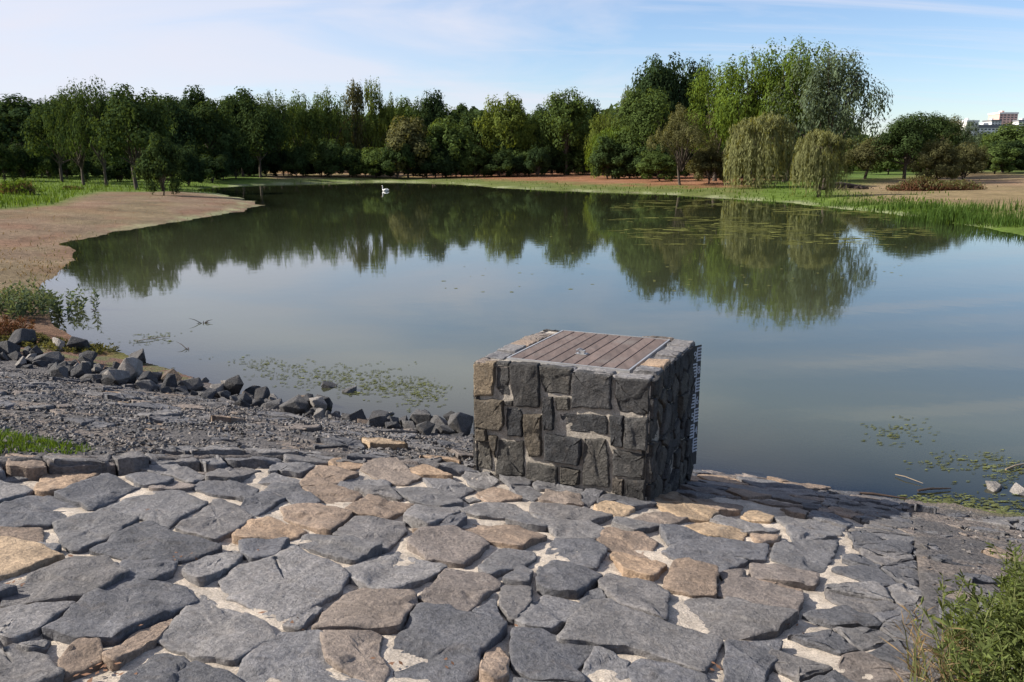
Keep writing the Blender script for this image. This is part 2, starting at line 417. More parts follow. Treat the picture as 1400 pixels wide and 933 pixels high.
# ------------------------------------------------------------------ dam bank (gravelly slope) and the mortar bed of the paving
APRON = [(-2.40, 5.0), (-3.6, 4.54), (-4.62, 2.96), (-5.7, 1.2), (-6.2, 0.3), (0.27, 0.3), (0.27, 7.45), (-2.40, 7.45)]
AP = np.array(APRON)
def bank_surface(S, T):
    X, Y = xy_of(S, T)
    Z, D = land_h(X, Y)
    rel = (fbm(S*3.0, T*6.0, 41)-0.5)*0.05 + (fbm(S*14, T*16, 42, 3)-0.5)*0.028
    return Z + rel*sstep(8.2, 7.0, T)
def z_rightstep(s): return sstep(0.27, 0.5, s)*0.02
S, T = np.meshgrid(np.linspace(-17, 8.6, 620), np.linspace(-4.2, 8.2, 330))
Z = bank_surface(S, T)
ia = sdf(S, T, AP).reshape(S.shape)
Z = Z - 0.40*sstep(0.10, 0.02, ia)*sstep(0.25, 0.19, S)
X, Y = xy_of(S, T)
nb = fbm(S*1.2, T*2.2, 51); nb2 = fbm(S*5, T*9, 52)
CB = np.broadcast_to(c3(0.098, 0.091, 0.090), S.shape+(3,)).copy()
CB = blend(CB, sstep(0.5, 0.65, nb)*0.6, (0.19, 0.155, 0.13))
CB = blend(CB, sstep(0.55, 0.7, nb2)*0.7, (0.07, 0.068, 0.07))
soil = sstep(7.2, 7.8, T + (nb-0.5)*1.2)*sstep(-5.8, -7.5, S)
CB = blend(CB, soil*0.9, (0.12, 0.06, 0.038))
CB = blend(CB, soil*sstep(0.48, 0.6, nb2)*0.7, (0.08, 0.10, 0.03))
rsoil = sstep(0.3, 1.2, S)*sstep(6.6, 7.4, T)
CB = blend(CB, rsoil*0.8, (0.15, 0.11, 0.07))
CB = blend(CB, rsoil*sstep(0.48, 0.56, nb2), (0.09, 0.095, 0.03))
CB = blend(CB, sstep(0.62, 0.9, S)*sstep(3.9, 3.2, T), (0.07, 0.045, 0.03))
CB = blend(CB, sstep(0.0, -0.05, Z)*0.8, (0.20, 0.17, 0.12))
b_ = mesh_obj('embankment', np.stack([X, Y, Z], -1).reshape(-1, 3), grid_faces(*S.shape)[:, ::-1], M_BANK, col=CB.reshape(-1, 3), smooth=True)
tag(b_, kind='structure')
S, T = np.meshgrid(np.linspace(-6.3, 0.24, 300), np.linspace(0.35, 7.6, 340))
ia = sdf(S, T, AP).reshape(S.shape)
X, Y = xy_of(S, T)
Z = z_apron(T) - 0.028 + (fbm(S*4, T*4, 61)-0.5)*0.05 + (fbm(S*18, T*18, 62, 3)-0.5)*0.012 - 0.35*sstep(-0.10, 0.12, ia)
mo = mesh_obj('mortar_bed', np.stack([X, Y, Z], -1).reshape(-1, 3), grid_faces(*S.shape)[:, ::-1], M_MORTAR, smooth=True)
tag(mo, kind='structure')

# ------------------------------------------------------------------ stones
def poly_area(P):
    x, y = P[:, 0], P[:, 1]; return 0.5*np.sum(x*np.roll(y, -1) - y*np.roll(x, -1))
def stone(acc, P, rng, mapf, col, h=0.045, drop=0.09, gap=0.006, step=0.028, jit=0.006, tilt=0.05, rough=0.012, edge=0.012, seed=None):
    P = np.asarray(P, float)
    if poly_area(P) < 0: P = P[::-1]
    # chamfer corners a little
    Q = []
    n = len(P)
    for i in range(n):
        a, b, c = P[i-1], P[i], P[(i+1) % n]
        k = min(0.2, 0.003/(np.linalg.norm(a-b)+1e-6)); k2 = min(0.2, 0.003/(np.linalg.norm(c-b)+1e-6))
        Q += [b + (a-b)*k, b + (c-b)*k2]
    Q = np.array(Q); cen = Q.mean(0)
    out = []
    for i in range(len(Q)):
        a, b = Q[i], Q[(i+1) % len(Q)]; m = max(1, int(round(np.linalg.norm(b-a)/step)))
        for k in range(m): out.append(a + (b-a)*k/m)
    O = np.array(out); sd = int(rng.integers(1, 1 << 20))
    e = np.roll(O, -1, 0) - np.roll(O, 1, 0); nrm = np.stack([e[:, 1], -e[:, 0]], -1); nrm /= (np.linalg.norm(nrm, axis=1, keepdims=True)+1e-9)
    j = (vn(O[:, 0]*22, O[:, 1]*22, sd) - 0.5)*2*jit + (vn(O[:, 0]*70, O[:, 1]*70, sd+1)-0.5)*jit
    O = O + nrm*(j - gap)[:, None]
    tx, ty = rng.normal(0, tilt, 2); hh = h + rng.normal(0, abs(h)*0.22 + 0.004)
    fr = rng.random(); fa = rng.uniform(0, 6.28); fo = rng.normal(0, 0.05)
    def top(Pt):
        d = Pt - cen; z = hh + d[:, 0]*tx + d[:, 1]*ty + (fbm(Pt[:, 0]*9, Pt[:, 1]*9, sd+3, 3)-0.5)*rough*2.2 + (vn(Pt[:, 0]*45, Pt[:, 1]*45, sd+5)-0.5)*rough*0.5
        if fr < 0.75:                       # a split ledge across the stone
            q = d[:, 0]*math.cos(fa) + d[:, 1]*math.sin(fa) - fo + (vn(Pt[:, 0]*14, Pt[:, 1]*14, sd+8)-0.5)*0.06
            z = z - sstep(0.0, 0.010, q)*rough*1.0
            q2 = -d[:, 0]*math.sin(fa*1.7) + d[:, 1]*math.cos(fa*1.7) - 0.05 - abs(fo) + (vn(Pt[:, 0]*18, Pt[:, 1]*18, sd+18)-0.5)*0.05
            z = z - sstep(0.0, 0.009, q2)*rough*0.8
        return z
    rings = []
    R = np.linalg.norm(O - cen, axis=1, keepdims=True)
    for sc in (0.2, 0.4, 0.58, 0.74, 0.88): rings.append(cen + (O-cen)*sc)
    rings.append(O - (O-cen)/R*edge*0.9); nO = len(O)
    V = [[*cen, top(cen[None])[0]]]
    for r in rings: V += np.column_stack([r, top(r)]).tolist()
    lip = top(O) - edge*0.45 - np.abs(vn(O[:, 0]*30, O[:, 1]*30, sd+9)-0.4)*edge*0.6
    V += np.column_stack([O, lip]).tolist()
    F = [(0, 1+k, 1+(k+1) % nO) for k in range(nO)]
    nr = len(rings)+1
    for r in range(nr-1):
        b0 = 1+r*nO; b1 = b0+nO
        F += [(b0+k, b1+k, b1+(k+1) % nO, b0+(k+1) % nO) for k in range(nO)]
    b0 = len(V)                             # the sides are a separate shell, so the arris stays crisp
    V += np.column_stack([O, lip]).tolist()
    jj = (vn(O[:, 0]*30, O[:, 1]*30, sd+12)-0.5)*0.012
    V += np.column_stack([O + nrm*jj[:, None], lip*0.45 - drop*0.3]).tolist()
    V += np.column_stack([O + nrm*0.004, np.full(nO, -drop)]).tolist()
    for r in range(2):
        a0 = b0 + r*nO
        F += [(a0+k, a0+nO+k, a0+nO+(k+1) % nO, a0+(k+1) % nO) for k in range(nO)]
    V = np.array(V)
    acc.add(mapf(V), F, np.asarray(col, float))
def clip(P, nx, ny, c):                     # keep nx*x+ny*y<=c
    out = []
    for i in range(len(P)):
        a, b = P[i], P[(i+1) % len(P)]; da = nx*a[0]+ny*a[1]-c; db = nx*b[0]+ny*b[1]-c
        if da <= 0: out.append(a)
        if da*db < 0: t = da/(da-db); out.append((a[0]+(b[0]-a[0])*t, a[1]+(b[1]-a[1])*t))
    return out
def cells(seeds, w, bb, K=26):
    seeds = np.asarray(seeds); res = []
    for i, p in enumerate(seeds):
        d = ((seeds-p)**2).sum(1); order = np.argsort(d)[1:K+1]
        P = [(bb[0], bb[1]), (bb[2], bb[1]), (bb[2], bb[3]), (bb[0], bb[3])]
        for j in order:
            q = seeds[j]; n = q-p; c = ((q@q - p@p) + (w[i]-w[j]))/2
            P = clip(P, n[0], n[1], c)
            if len(P) < 3: break
        res.append(np.array(P) if len(P) >= 3 else None)
    return res
def brick_seeds(rng, s0, s1, t0, t1, ws, wt, jit=0.3):
    out = []; t = t0; r = 0
    while t < t1:
        s = s0 + rng.uniform(-ws, 0)
        while s < s1:
            w = ws*rng.uniform(0.6, 1.4); s += w/2
            out.append((s + rng.normal(0, ws*jit*0.3), t + rng.normal(0, wt*jit*0.55))); s += w/2
        t += wt
    return out
def mapper(zf):
    def f(V):
        x, y = xy_of(V[:, 0], V[:, 1]); return np.column_stack([x, y, zf(V[:, 1]) + V[:, 2]])
    return f
GREYS = [(0.112, 0.111, 0.119), (0.140, 0.136, 0.139), (0.096, 0.096, 0.104), (0.135, 0.127, 0.125), (0.165, 0.157, 0.155)]
BROWNS = [(0.19, 0.155, 0.13), (0.165, 0.14, 0.125), (0.22, 0.165, 0.125)]
ORANGE = [(0.31, 0.22, 0.15), (0.34, 0.25, 0.165)]
def pick(rng, k):
    c = np.array({'g': GREYS, 'b': BROWNS, 'o': ORANGE}[k][rng.integers(0, {'g': 5, 'b': 3, 'o': 2}[k])])
    return c*rng.uniform(0.86, 1.14)
TILE = {'A': (0, 620), 'B': (300, 620), 'C': (600, 620), 'D': (880, 640), 'E': (0, 773), 'F': (300, 773), 'G': (600, 773), 'H': (900, 773)}
TR = '''A g -150,180 0,162 125,182 190,215 0,285 -150,340
A o 215,200 290,85 390,70 580,115 470,165 380,215 290,232 225,225
A g -150,360 190,235 310,245 470,290 520,325 290,405 0,425 -150,430
A g 330,240 640,130 840,190 700,240 540,320 480,285
A g 760,125 860,100 1035,155 940,195 850,190
A g 835,95 960,55 1060,70 1235,130 1145,165 1000,130
A g 1240,130 1340,60 1400,45 1550,90 1390,160 1250,150
A b 900,205 1045,158 1160,182 1120,205 960,215
A g 570,320 880,210 1060,218 1235,290 1130,345 990,430 860,370 700,355
A g 1150,190 1215,145 1400,165 1540,205 1500,270 1400,255 1270,238
A g 1055,435 1240,315 1290,258 1400,290 1505,370 1400,450 1290,505 1180,480
A g 320,400 590,335 820,390 660,480 450,560 395,540
A b -150,450 0,440 240,430 250,520 120,500 0,495 -150,500
A o -150,520 60,505 220,545 375,605 330,610 90,700 -150,760
A g 545,565 820,415 900,405 1010,460 1320,545 1080,640 800,628
A g 1095,690 1330,565 1400,545 1480,560 1400,650 1200,750
A g 215,535 355,545 300,578 240,570
A g 725,680 750,650 1055,650 1020,705 900,740 740,730
E g 15,225 30,135 250,5 460,-50 620,-45 760,50 520,175 300,200
B g 300,110 330,40 440,20 575,55 480,120 360,108
B g 235,155 320,112 500,155 440,183
B b 495,150 600,60 830,115 690,178 640,190 490,190
B b 500,205 650,185 850,240 760,300 640,275 560,240
B o 660,52 700,22 890,62 770,94
B b 855,85 900,32 1055,35 1120,90 1200,140 1110,172 1000,160
B o 1130,95 1230,68 1390,148 1200,128
B b 1068,48 1130,45 1195,68 1122,88
B g 695,185 830,112 1020,165 1000,195 860,210
B g 95,320 260,215 395,250 220,358
B g 275,205 340,180 470,198 600,285 480,300 400,255
B b 375,305 600,300 785,352 660,462 515,415 400,365
B o 85,500 190,388 300,370 508,440 400,498 150,513
B b 765,322 900,240 1170,305 990,385 820,350
B g 815,205 1010,195 1085,265 900,232
B g 1035,190 1240,192 1400,242 1450,300 1330,328 1165,290
C g -90,150 60,160 210,200 120,248 0,222
B g 1175,312 1450,322 1390,370 1250,440 1105,390
B g 825,370 1100,398 1110,460 985,565 850,515 690,470
B g 505,462 660,475 850,525 970,568 800,628 620,580 475,520
B g 135,530 405,512 330,610 200,620 140,590
F g 5,72 120,-15 340,-55 440,-105 695,-5 760,65 700,150 550,228 370,305 250,255 60,165
F g 715,20 1060,-100 1345,0 1290,50 1000,140 860,100 785,60
C b -185,540 -100,475 90,460 240,510 288,550 140,650 -60,620
C g -60,450 20,420 150,368 158,392 10,470
C g 145,130 210,65 380,45 365,90 275,135 345,160 295,203 215,193
C o 395,100 405,52 635,98 580,143 420,128
C o 635,130 680,97 885,130 820,183 645,152
C g 365,132 500,130 570,155 530,188 425,183
C b 220,225 330,207 495,262 300,283
C g 425,190 530,192 615,235 560,268 470,238
C g 565,190 620,158 855,210 845,238 700,213 600,208
C b 605,268 650,222 845,245 858,298 750,290
C g 855,240 900,212 1000,217 930,275 872,308
C b 893,180 980,142 1058,200 1000,213 900,208
C g 955,278 1090,212 1262,250 1300,290 1160,318 1050,288
C o 935,308 1000,288 1168,325 1060,368 960,340
C g 545,338 560,283 860,318 1035,370 900,402 720,383
C g 135,338 280,293 450,303 535,350 380,373 240,368
C b 115,428 230,378 420,395 530,450 640,490 480,558 300,520 150,458
C g 405,395 520,355 640,440 560,435
C g 565,370 720,392 900,413 988,450 950,498 720,488 640,430
C g 1042,418 1062,388 1200,402 1332,430 1170,463
C b 955,508 1010,443 1160,463 1308,512 1240,598 1100,578 1000,558
C g 635,588 700,493 920,513 998,570 930,678 780,638
C o 1035,600 1100,583 1250,613 1348,660 1270,740 1110,700
C g 245,680 380,563 560,592 578,620 420,690 300,718
D b -58,290 10,258 180,248 258,300 130,338 0,353
C g 0,60 120,12 198,42 180,78 60,100
C b 185,22 240,12 388,42 375,70 230,60
D o 78,208 62,132 180,128 290,195 435,262 380,303 230,288
D b 275,162 400,185 588,212 568,250 450,260 310,200
D o 585,280 640,253 772,282 758,318 640,300
D g 405,310 460,278 580,292 838,350 740,383 600,370
D o 255,330 390,312 608,370 578,413 390,398
D g 785,302 860,283 1195,352 1175,388 860,343
D g 990,290 1020,248 1245,312 1218,348
D b 825,240 900,228 980,250 958,288 860,268
D g 105,360 200,348 365,400 328,448 162,438
D g 120,490 182,447 390,413 735,462 720,540 620,540 470,603 280,568
D b 643,387 818,402 790,438 700,448
D g 855,350 960,353 1155,400 1050,413 900,428
D g 765,540 800,452 1000,423 1160,432 1080,598 950,598
D b 650,560 780,563 1045,632 1015,690 800,668 655,645
H b 40,118 105,-15 348,42 330,178 185,168
H b 372,40 508,28 518,70 400,78
H b 355,168 410,88 560,83 858,172 820,288 620,248
H b 540,190 560,60 640,20 700,90 860,130 850,160 700,110
H g 125,240 190,183 400,183 560,252 818,310 700,388 540,418 380,408 165,348
G g -310,540 -118,243 60,253 310,332 400,352 350,430 240,508 215,640 60,720 -100,760 -240,680 -258,590
G b -115,180 50,22 300,52 368,97 150,263 0,233
G g 215,280 328,203 385,340 300,318
G g 382,100 538,110 540,218 442,318 372,240
G g 473,318 560,213 640,152 895,220 660,388 520,368
G g 602,108 605,12 700,-25 975,45 820,163 640,138
G g 385,80 500,5 558,30 530,98
G g 855,200 900,143 960,143 1000,218 900,223
G g 965,90 1012,33 1250,92 1368,160 1348,318 1100,238 1012,170
H g -590,455 -470,283 -385,232 -300,220 40,342 370,430 330,558 260,638 60,558 -150,500 -300,490
G g 452,392 620,402 925,480 820,600 868,668 560,653 460,608 442,480
G g 865,620 950,503 1128,570 1128,640 1040,680 900,670
G b 275,595 300,505 350,475 398,530 398,670 330,690 270,655
H g -170,610 -118,553 90,592 290,672 300,740 -100,740
H g 423,452 740,453 700,540 640,600 620,720 400,740 410,600
E g 565,160 780,48 1108,112 1168,198 940,298 680,428 470,428 275,380
E g 5,270 280,233 448,208 240,358 80,438 0,420 -150,438 -150,285
E b 635,538 860,373 1048,303 900,438 690,588
E g 955,420 1055,310 1200,145 1330,222 1600,352 1638,438 1400,568 1290,548 1180,528
E g 0,485 90,463 240,522 360,650 250,690 0,760 -150,760 -150,475
E g 105,460 280,433 260,480 200,498
E b 375,558 480,452 585,462 588,558 380,648
E g 735,648 950,513 1080,543 1400,662 1450,740 740,740
F g 105,658 160,563 380,412 600,402 640,560 960,720 300,740
F b 650,560 615,402 958,402 950,528 1008,600 960,715
F b 565,378 680,223 850,125 1148,153 1168,218 1070,368 960,368
F g 383,350 480,293 600,243 520,328 480,368'''
rng = np.random.default_rng(7)
acc = Acc(); traced = []
for line in TR.split('\n'):
    p = line.split(); ox, oy = TILE[p[0]]
    pts = [tuple(map(float, q.split(','))) for q in p[2:]]
    P = np.array([at_fn(ox + a/4.375, oy + b/4.375, z_apron) for a, b in pts])
    traced.append(P)
    stone(acc, P, rng, mapper(z_apron), pick(rng, p[1]), h=0.006, drop=0.10, gap=-0.011, tilt=0.04, rough=0.012, edge=0.007, jit=0.007)
def covered(P, m=0.0):
    c = P.mean(0); pts = np.vstack([P*0.75 + c*0.25, c[None]])
    for Q in traced:
        if (np.abs(Q.mean(0)-c) > 1.2).any(): continue
        if (sdf(pts[:, 0], pts[:, 1], Q) < m).any(): return True
    return False
def inset_clip(P, Q_bounds):                # clip cell to the apron bounds in s,t (convex pieces by half-planes)
    P = [tuple(p) for p in P]
    for nx, ny, c in Q_bounds:
        P = clip(P, nx, ny, c)
        if len(P) < 3: return None
    P = np.array(P)
    return P if abs(poly_area(P)) > 0.006 else None
def halfplane(a, b):                        # region to the left of a->b
    a = np.array(a); b = np.array(b); e = b-a; n = np.array([e[1], -e[0]]); n = n/np.linalg.norm(n); return n[0], n[1], n@a
LE = [halfplane((-2.40, 5.0), (-3.6, 4.54)), halfplane((-3.6, 4.54), (-4.62, 2.96)), halfplane((-4.62, 2.96), (-5.9, 0.9))]
sd = brick_seeds(rng, -6.2, -0.25, 0.4, 7.6, 0.36, 0.23, 0.5)
for P in cells(sd, rng.normal(0, 0.006, len(sd)), (-6.5, 0.3, -0.30, 7.6)):
    if P is None: continue
    c = P.mean(0)
    if not (-6.1 < c[0] < -0.3): continue
    if -2.6 < c[0] < -1.25 and 4.9 < c[1] < 6.3: continue
    Q = inset_clip(P, [(1, 0, -0.32)] + (LE if c[0] < -2.4 else []))
    if Q is None or covered(Q): continue
    k = rng.choice(['g', 'b', 'o'], p=[0.68, 0.24, 0.08])
    stone(acc, Q, rng, mapper(z_apron), pick(rng, k), h=0.004, drop=0.10, gap=0.001, tilt=0.035, edge=0.007)
# small fillers between the traced stones
sd = [(rng.uniform(-5.6, -0.4), rng.uniform(1.2, 5.0)) for _ in range(5200)]
put = []
for s, t in sd:
    r = rng.uniform(0.022, 0.068)
    if any((s-a)**2+(t-b)**2 < (r+c)**2*1.7 for a, b, c in put): continue
    ok = True
    for Q in traced:
        if (np.abs(Q.mean(0)-(s, t)) > 0.9).any(): continue
        if sdf([s], [t], Q)[0] < r*1.15: ok = False; break
    if not ok or len(put) > 170: continue
    put.append((s, t, r)); n = rng.integers(4, 7); a0 = rng.uniform(0, 6.3)
    P = np.array([(s + r*rng.uniform(0.85, 1.1)*math.cos(a0+k*6.283/n), t + r*rng.uniform(0.7, 1.0)*math.sin(a0+k*6.283/n)) for k in range(n)])
    stone(acc, P, rng, mapper(z_apron), pick(rng, 'g' if rng.random() < 0.7 else 'b'), h=-0.012, drop=0.09, gap=0.0, step=0.015, tilt=0.08, rough=0.007, edge=0.006)
# edge strip of narrow courses on the right
sd = brick_seeds(rng, -0.33, 0.40, 0.3, 7.2, 0.34, 0.145, 0.35)
for P in cells(sd, rng.normal(0, 0.003, len(sd)), (-0.34, 0.3, 0.27, 7.25)):
    if P is None: continue
    Q = inset_clip(P, [(1, 0, 0.265), (-1, 0, 0.335)])
    if Q is None or covered(Q, -0.01): continue
    stone(acc, Q, rng, mapper(z_apron), pick(rng, 'g' if rng.random() < 0.9 else 'b')*0.92, h=0.004, drop=0.14, gap=0.004, tilt=0.025, rough=0.011)
pv = acc.obj('stone_paving', M_STONE, smooth=True)
tag(pv, kind='structure')

# flat stones set in the gravelly bank, left and right of the paving
acc = Acc()
sd = brick_seeds(rng, -16, -2.6, 0.5, 6.9, 0.42, 0.22, 0.6)
for P in cells(sd, rng.normal(0, 0.01, len(sd)), (-16, 0.4, -2.55, 6.9)):
    if P is None: continue
    c = P.mean(0); dd = sdf([c[0]], [c[1]], AP)[0]
    if dd < -0.25: continue
    edge_row = False
    if dd < 0.20: continue
    Q = inset_clip(P, [])
    if Q is None: continue
    # keep clear of the apron
    if dd < 0.35:
        hs = max(LE, key=lambda h1: c@np.array(h1[:2]) - h1[2])
        a_ = rng.normal(0, 0.16); n_ = (hs[0]*math.cos(a_)-hs[1]*math.sin(a_), hs[0]*math.sin(a_)+hs[1]*math.cos(a_))
        pc = c - np.array(hs[:2])*(c@np.array(hs[:2])-hs[2])
        Q = inset_clip(Q, [(-n_[0], -n_[1], -(pc@np.array(n_)) + rng.uniform(-0.01, 0.07))])
        if Q is None: continue
    if c[0] < -11: continue
    lo = 0.008+rng.uniform(-.015,.02) if edge_row else 0.014 + rng.normal(0, 0.010)
    if not edge_row and rng.random() < 0.12: continue
    grassy = (c[0] < -4.7) and (3.1 < c[1] < 4.2) and c[0] > -7.5
    if grassy and not edge_row: continue
    k = rng.choice(['g', 'b', 'o'], p=[0.76, 0.20, 0.04])
    zb = lambda t: z_bank(t)
    stone(acc, Q, rng, mapper(zb), pick(rng, k)*(0.95), h=lo, drop=0.05, gap=0.016, tilt=0.05, rough=0.014, step=0.04)
# rim stones where the bank stands a little above the paving
pl = np.array([(-2.50, 4.98), (-3.6, 4.54), (-4.62, 2.96), (-5.75, 1.15)]); pp = densify(pl, 0.01)[:-int(np.linalg.norm(pl[-1]-pl[0])/0.01)]
i = 0
while i < len(pp)-45:
    L2 = int(rng.uniform(16, 42)); a = pp[i]; b = pp[min(i+L2, len(pp)-1)]; e = (b-a)/np.linalg.norm(b-a); n_ = np.array([e[1], -e[0]])
    if n_@np.array([-1, 1]) < 0: n_ = -n_
    o0, o1 = rng.uniform(-0.07, 0.03, 2); w0, w1 = rng.uniform(0.20, 0.36, 2); g_ = 0.008
    Q = np.array([a+e*g_+n_*o0, (a+b)/2 + n_*(min(o0, o1)-rng.uniform(-.02, .03)), b-e*g_+n_*o1, b-e*g_*rng.uniform(.5, 3)+n_*w1, a+e*g_*rng.uniform(.5, 3)+n_*w0])
    stone(acc, Q, rng, mapper(z_bank), pick(rng, 'g' if rng.random() < .8 else 'b'), h=0.004+rng.normal(0, .012), drop=0.16, gap=0.0, tilt=0.05, rough=0.016, step=0.03, jit=.012)
    i += L2
for sd_bb in [(0.30, 5.2)]:
    sd = brick_seeds(rng, 0.30, 6.5, 1.8, 6.9, 0.34, 0.18, 0.6)
    for P in cells(sd, rng.normal(0, 0.006, len(sd)), (0.28, 1.8, 6.5, 7.1)):
        if P is None: continue
        c = P.mean(0)
        if c[1] < 3.5 and c[0] > 0.55: continue
        if rng.random() < 0.18: continue
        stone(acc, P, rng, mapper(z_bank), pick(rng, rng.choice(['g', 'b'], p=[0.85, 0.15]))*0.88, h=0.004+rng.normal(0, 0.008), drop=0.08, gap=0.018, tilt=0.06, rough=0.014, step=0.035)
tag(acc.obj('bank_pitching', M_STONE, smooth=True), kind='structure')

# ------------------------------------------------------------------ water
def water_mat():
    m = bpy.data.materials.new('pond_water'); m.use_nodes = True; nt = m.node_tree; nt.nodes.clear()
    co = N(nt, 'ShaderNodeTexCoord').outputs['Object']
    mpn = N(nt, 'ShaderNodeMapping'); mpn.inputs['Scale'].default_value = (1.0, 1.0, 1.0); L(nt, co, mpn.inputs[0])
    n1 = N(nt, 'ShaderNodeTexNoise', i_Scale=1.6, i_Detail=4.0, i_Roughness=0.5); L(nt, mpn.outputs[0], n1.inputs['Vector'])
    n2 = N(nt, 'ShaderNodeTexNoise', i_Scale=0.12, i_Detail=3.0); L(nt, co, n2.inputs['Vector'])
    bp = N(nt, 'ShaderNodeBump', i_Strength=0.012, i_Distance=0.10); L(nt, n1.outputs[0], bp.inputs['Height'])
    mk = attr_col(nt, 'murk')
    n3 = N(nt, 'ShaderNodeTexNoise', i_Scale=0.9, i_Detail=6.0, i_Roughness=0.65); L(nt, co, n3.inputs['Vector'])
    body = mixc(nt, ramp(nt, n2.outputs[0], [(0.3, 0.0), (0.7, 1.0)]), (0.020, 0.026, 0.012), (0.027, 0.033, 0.016))
    sl = attr_col(nt, 'silt')
    body = mixc(nt, sl.outputs['Fac'], body, (0.080, 0.086, 0.050))
    body = mixc(nt, ramp(nt, n3.outputs[0], [(0.55, 0.0), (0.75, 0.35)]), body, (0.070, 0.080, 0.04))
    df = N(nt, 'ShaderNodeBsdfDiffuse'); L(nt, body, df.inputs[0])
    tr = N(nt, 'ShaderNodeBsdfTransparent'); tr.inputs[0].default_value = (0.80, 0.86, 0.78, 1)
    m1 = N(nt, 'ShaderNodeMixShader'); L(nt, mk.outputs['Fac'], m1.inputs[0]); L(nt, tr.outputs[0], m1.inputs[1]); L(nt, df.outputs[0], m1.inputs[2])
    gl = N(nt, 'ShaderNodeBsdfGlossy', i_Roughness=0.03); gl.inputs[0].default_value = (0.97, 0.98, 1, 1); L(nt, bp.outputs[0], gl.inputs['Normal'])
    fr = N(nt, 'ShaderNodeFresnel', i_IOR=1.38); L(nt, bp.outputs[0], fr.inputs['Normal'])
    m2 = N(nt, 'ShaderNodeMixShader'); L(nt, fr.outputs[0], m2.inputs[0]); L(nt, m1.outputs[0], m2.inputs[1]); L(nt, gl.outputs[0], m2.inputs[2])
    o = N(nt, 'ShaderNodeOutputMaterial'); L(nt, m2.outputs[0], o.inputs[0])
    return m
M_WATER = water_mat()
th = np.radians(np.linspace(-50, 62, 260)); rr = np.geomspace(3.5, 150, 260)
TT, RR = np.meshgrid(th, rr); X = RR*np.sin(TT); Y = RR*np.cos(TT)
LZ, LD = land_h(X, Y)
murk = np.clip((-LZ)/0.62, 0, 1)**0.75
F = grid_faces(*X.shape)[:, ::-1]
zf = LZ.ravel(); keep = (zf[F].min(1) < 0.25)
w = mesh_obj('water', np.stack([X, Y, np.zeros_like(X)], -1).reshape(-1, 3), F[keep], M_WATER, smooth=True, attrs={'murk': murk.ravel(), 'silt': np.exp(-np.clip(st_of(X, Y)[1]-7.0, 0, 200)/9.0).ravel()})
tag(w, kind='structure')
# ------------------------------------------------------------------ the stone inlet box
BX0, BX1, BT0, BT1, BTOP = -2.56, -1.32, 4.98, 6.26, 1.39
BW = BX1-BX0; BD = BT1-BT0
root = empty('inlet_box', (*xy_of((BX0+BX1)/2, (BT0+BT1)/2), 0.0))
tag(root, 'square rubble stone inlet box with mortar joints and boarded lid at the water edge', 'inlet box')
rloc = np.array(root.location)
bpy.context.view_layer.update()
def stz(s, t, z): x, y = xy_of(s, t); return np.array([x, y, z]) - rloc
def core_box(acc, s0, s1, t0, t1, z0, z1): box(acc, (s0, t0, z0), (s1, t1, z1), None, lambda v: stz(*v))
# mortar core: finely divided sides so the joints look trowelled
def mortar_face(acc, mapf, u1, v1, nu, nv, seed):
    U, V = np.meshgrid(np.linspace(0, u1, nu), np.linspace(0, v1, nv))
    Hh = (fbm(U*14, V*14, seed)-0.5)*0.006
    acc.add(mapf(np.stack([U.ravel(), V.ravel(), Hh.ravel()], -1)), grid_faces(*U.shape)[:, ::-1])
ZB = -0.35
ins = 0.014
def face_map(kind):
    def f(V):
        u, v, h = V[:, 0], V[:, 1], V[:, 2]
        if kind == 'front': s, t, z = BX0+u, BT0+ins-h, ZB+v
        if kind == 'right': s, t, z = BX1-ins+h, BT0+u, ZB+v
        if kind == 'back':  s, t, z = BX1-u, BT1-ins+h, ZB+v
        if kind == 'left':  s, t, z = BX0+ins-h, BT1-u, ZB+v
        if kind == 'top':   s, t, z = BX0+u, BT0+v, BTOP-0.012+h
        x, y = xy_of(s, t); return np.column_stack([x, y, z]) - rloc
    return f
HV = BTOP-ZB
acc = Acc()
for i, (k, u1, v1) in enumerate((('front', BW, HV), ('right', BD, HV), ('back', BW, HV), ('left', BD, HV), ('top', BW, BD))):
    mortar_face(acc, face_map(k), u1, v1-(0.012 if k != 'top' else 0), 70, 90, 70+i)
acc.obj('mortar_core', M_WMORTAR, root, smooth=True)
FS = '''o 68,245 175,245 178,320 165,378 70,380
g 182,243 245,245 247,385 182,388
d 252,248 388,258 400,300 400,435 275,425 256,330
g 397,262 548,283 545,388 415,378 398,330
d 556,290 738,308 738,450 552,440 553,330
d 748,320 905,335 905,478 770,465 748,400
b 68,388 218,398 222,500 205,528 72,508
g 228,402 266,402 268,428 228,422
d 233,432 305,440 318,462 312,555 240,548 232,500
b 320,458 410,465 412,640 345,642 322,560
d 414,392 462,390 470,440 470,530 418,530
g 474,392 540,396 545,448 480,448
d 490,462 712,474 724,500 722,556 492,532
d 730,475 792,478 797,540 795,608 738,600
g 799,482 905,488 905,625 805,610 799,560
b 78,512 130,516 135,565 78,560
g 80,568 155,575 158,690 80,680
b 142,540 188,550 176,640 160,620
g 190,562 322,572 326,725 178,712 182,640
d 428,542 603,566 603,640 590,680 428,652
g 338,662 490,685 494,760 340,735
g 503,684 600,700 600,765 503,760
g 614,566 715,572 730,640 738,778 615,765 610,680
g 748,615 898,640 898,745 752,728
b 752,735 803,742 803,812 750,800
d 810,742 900,750 900,838 815,822'''
WD = [(0.042, 0.043, 0.046), (0.054, 0.053, 0.054), (0.048, 0.046, 0.045)]
WG = [(0.080, 0.075, 0.068), (0.070, 0.068, 0.066), (0.092, 0.084, 0.072)]
WB = [(0.108, 0.090, 0.068), (0.098, 0.084, 0.070)]
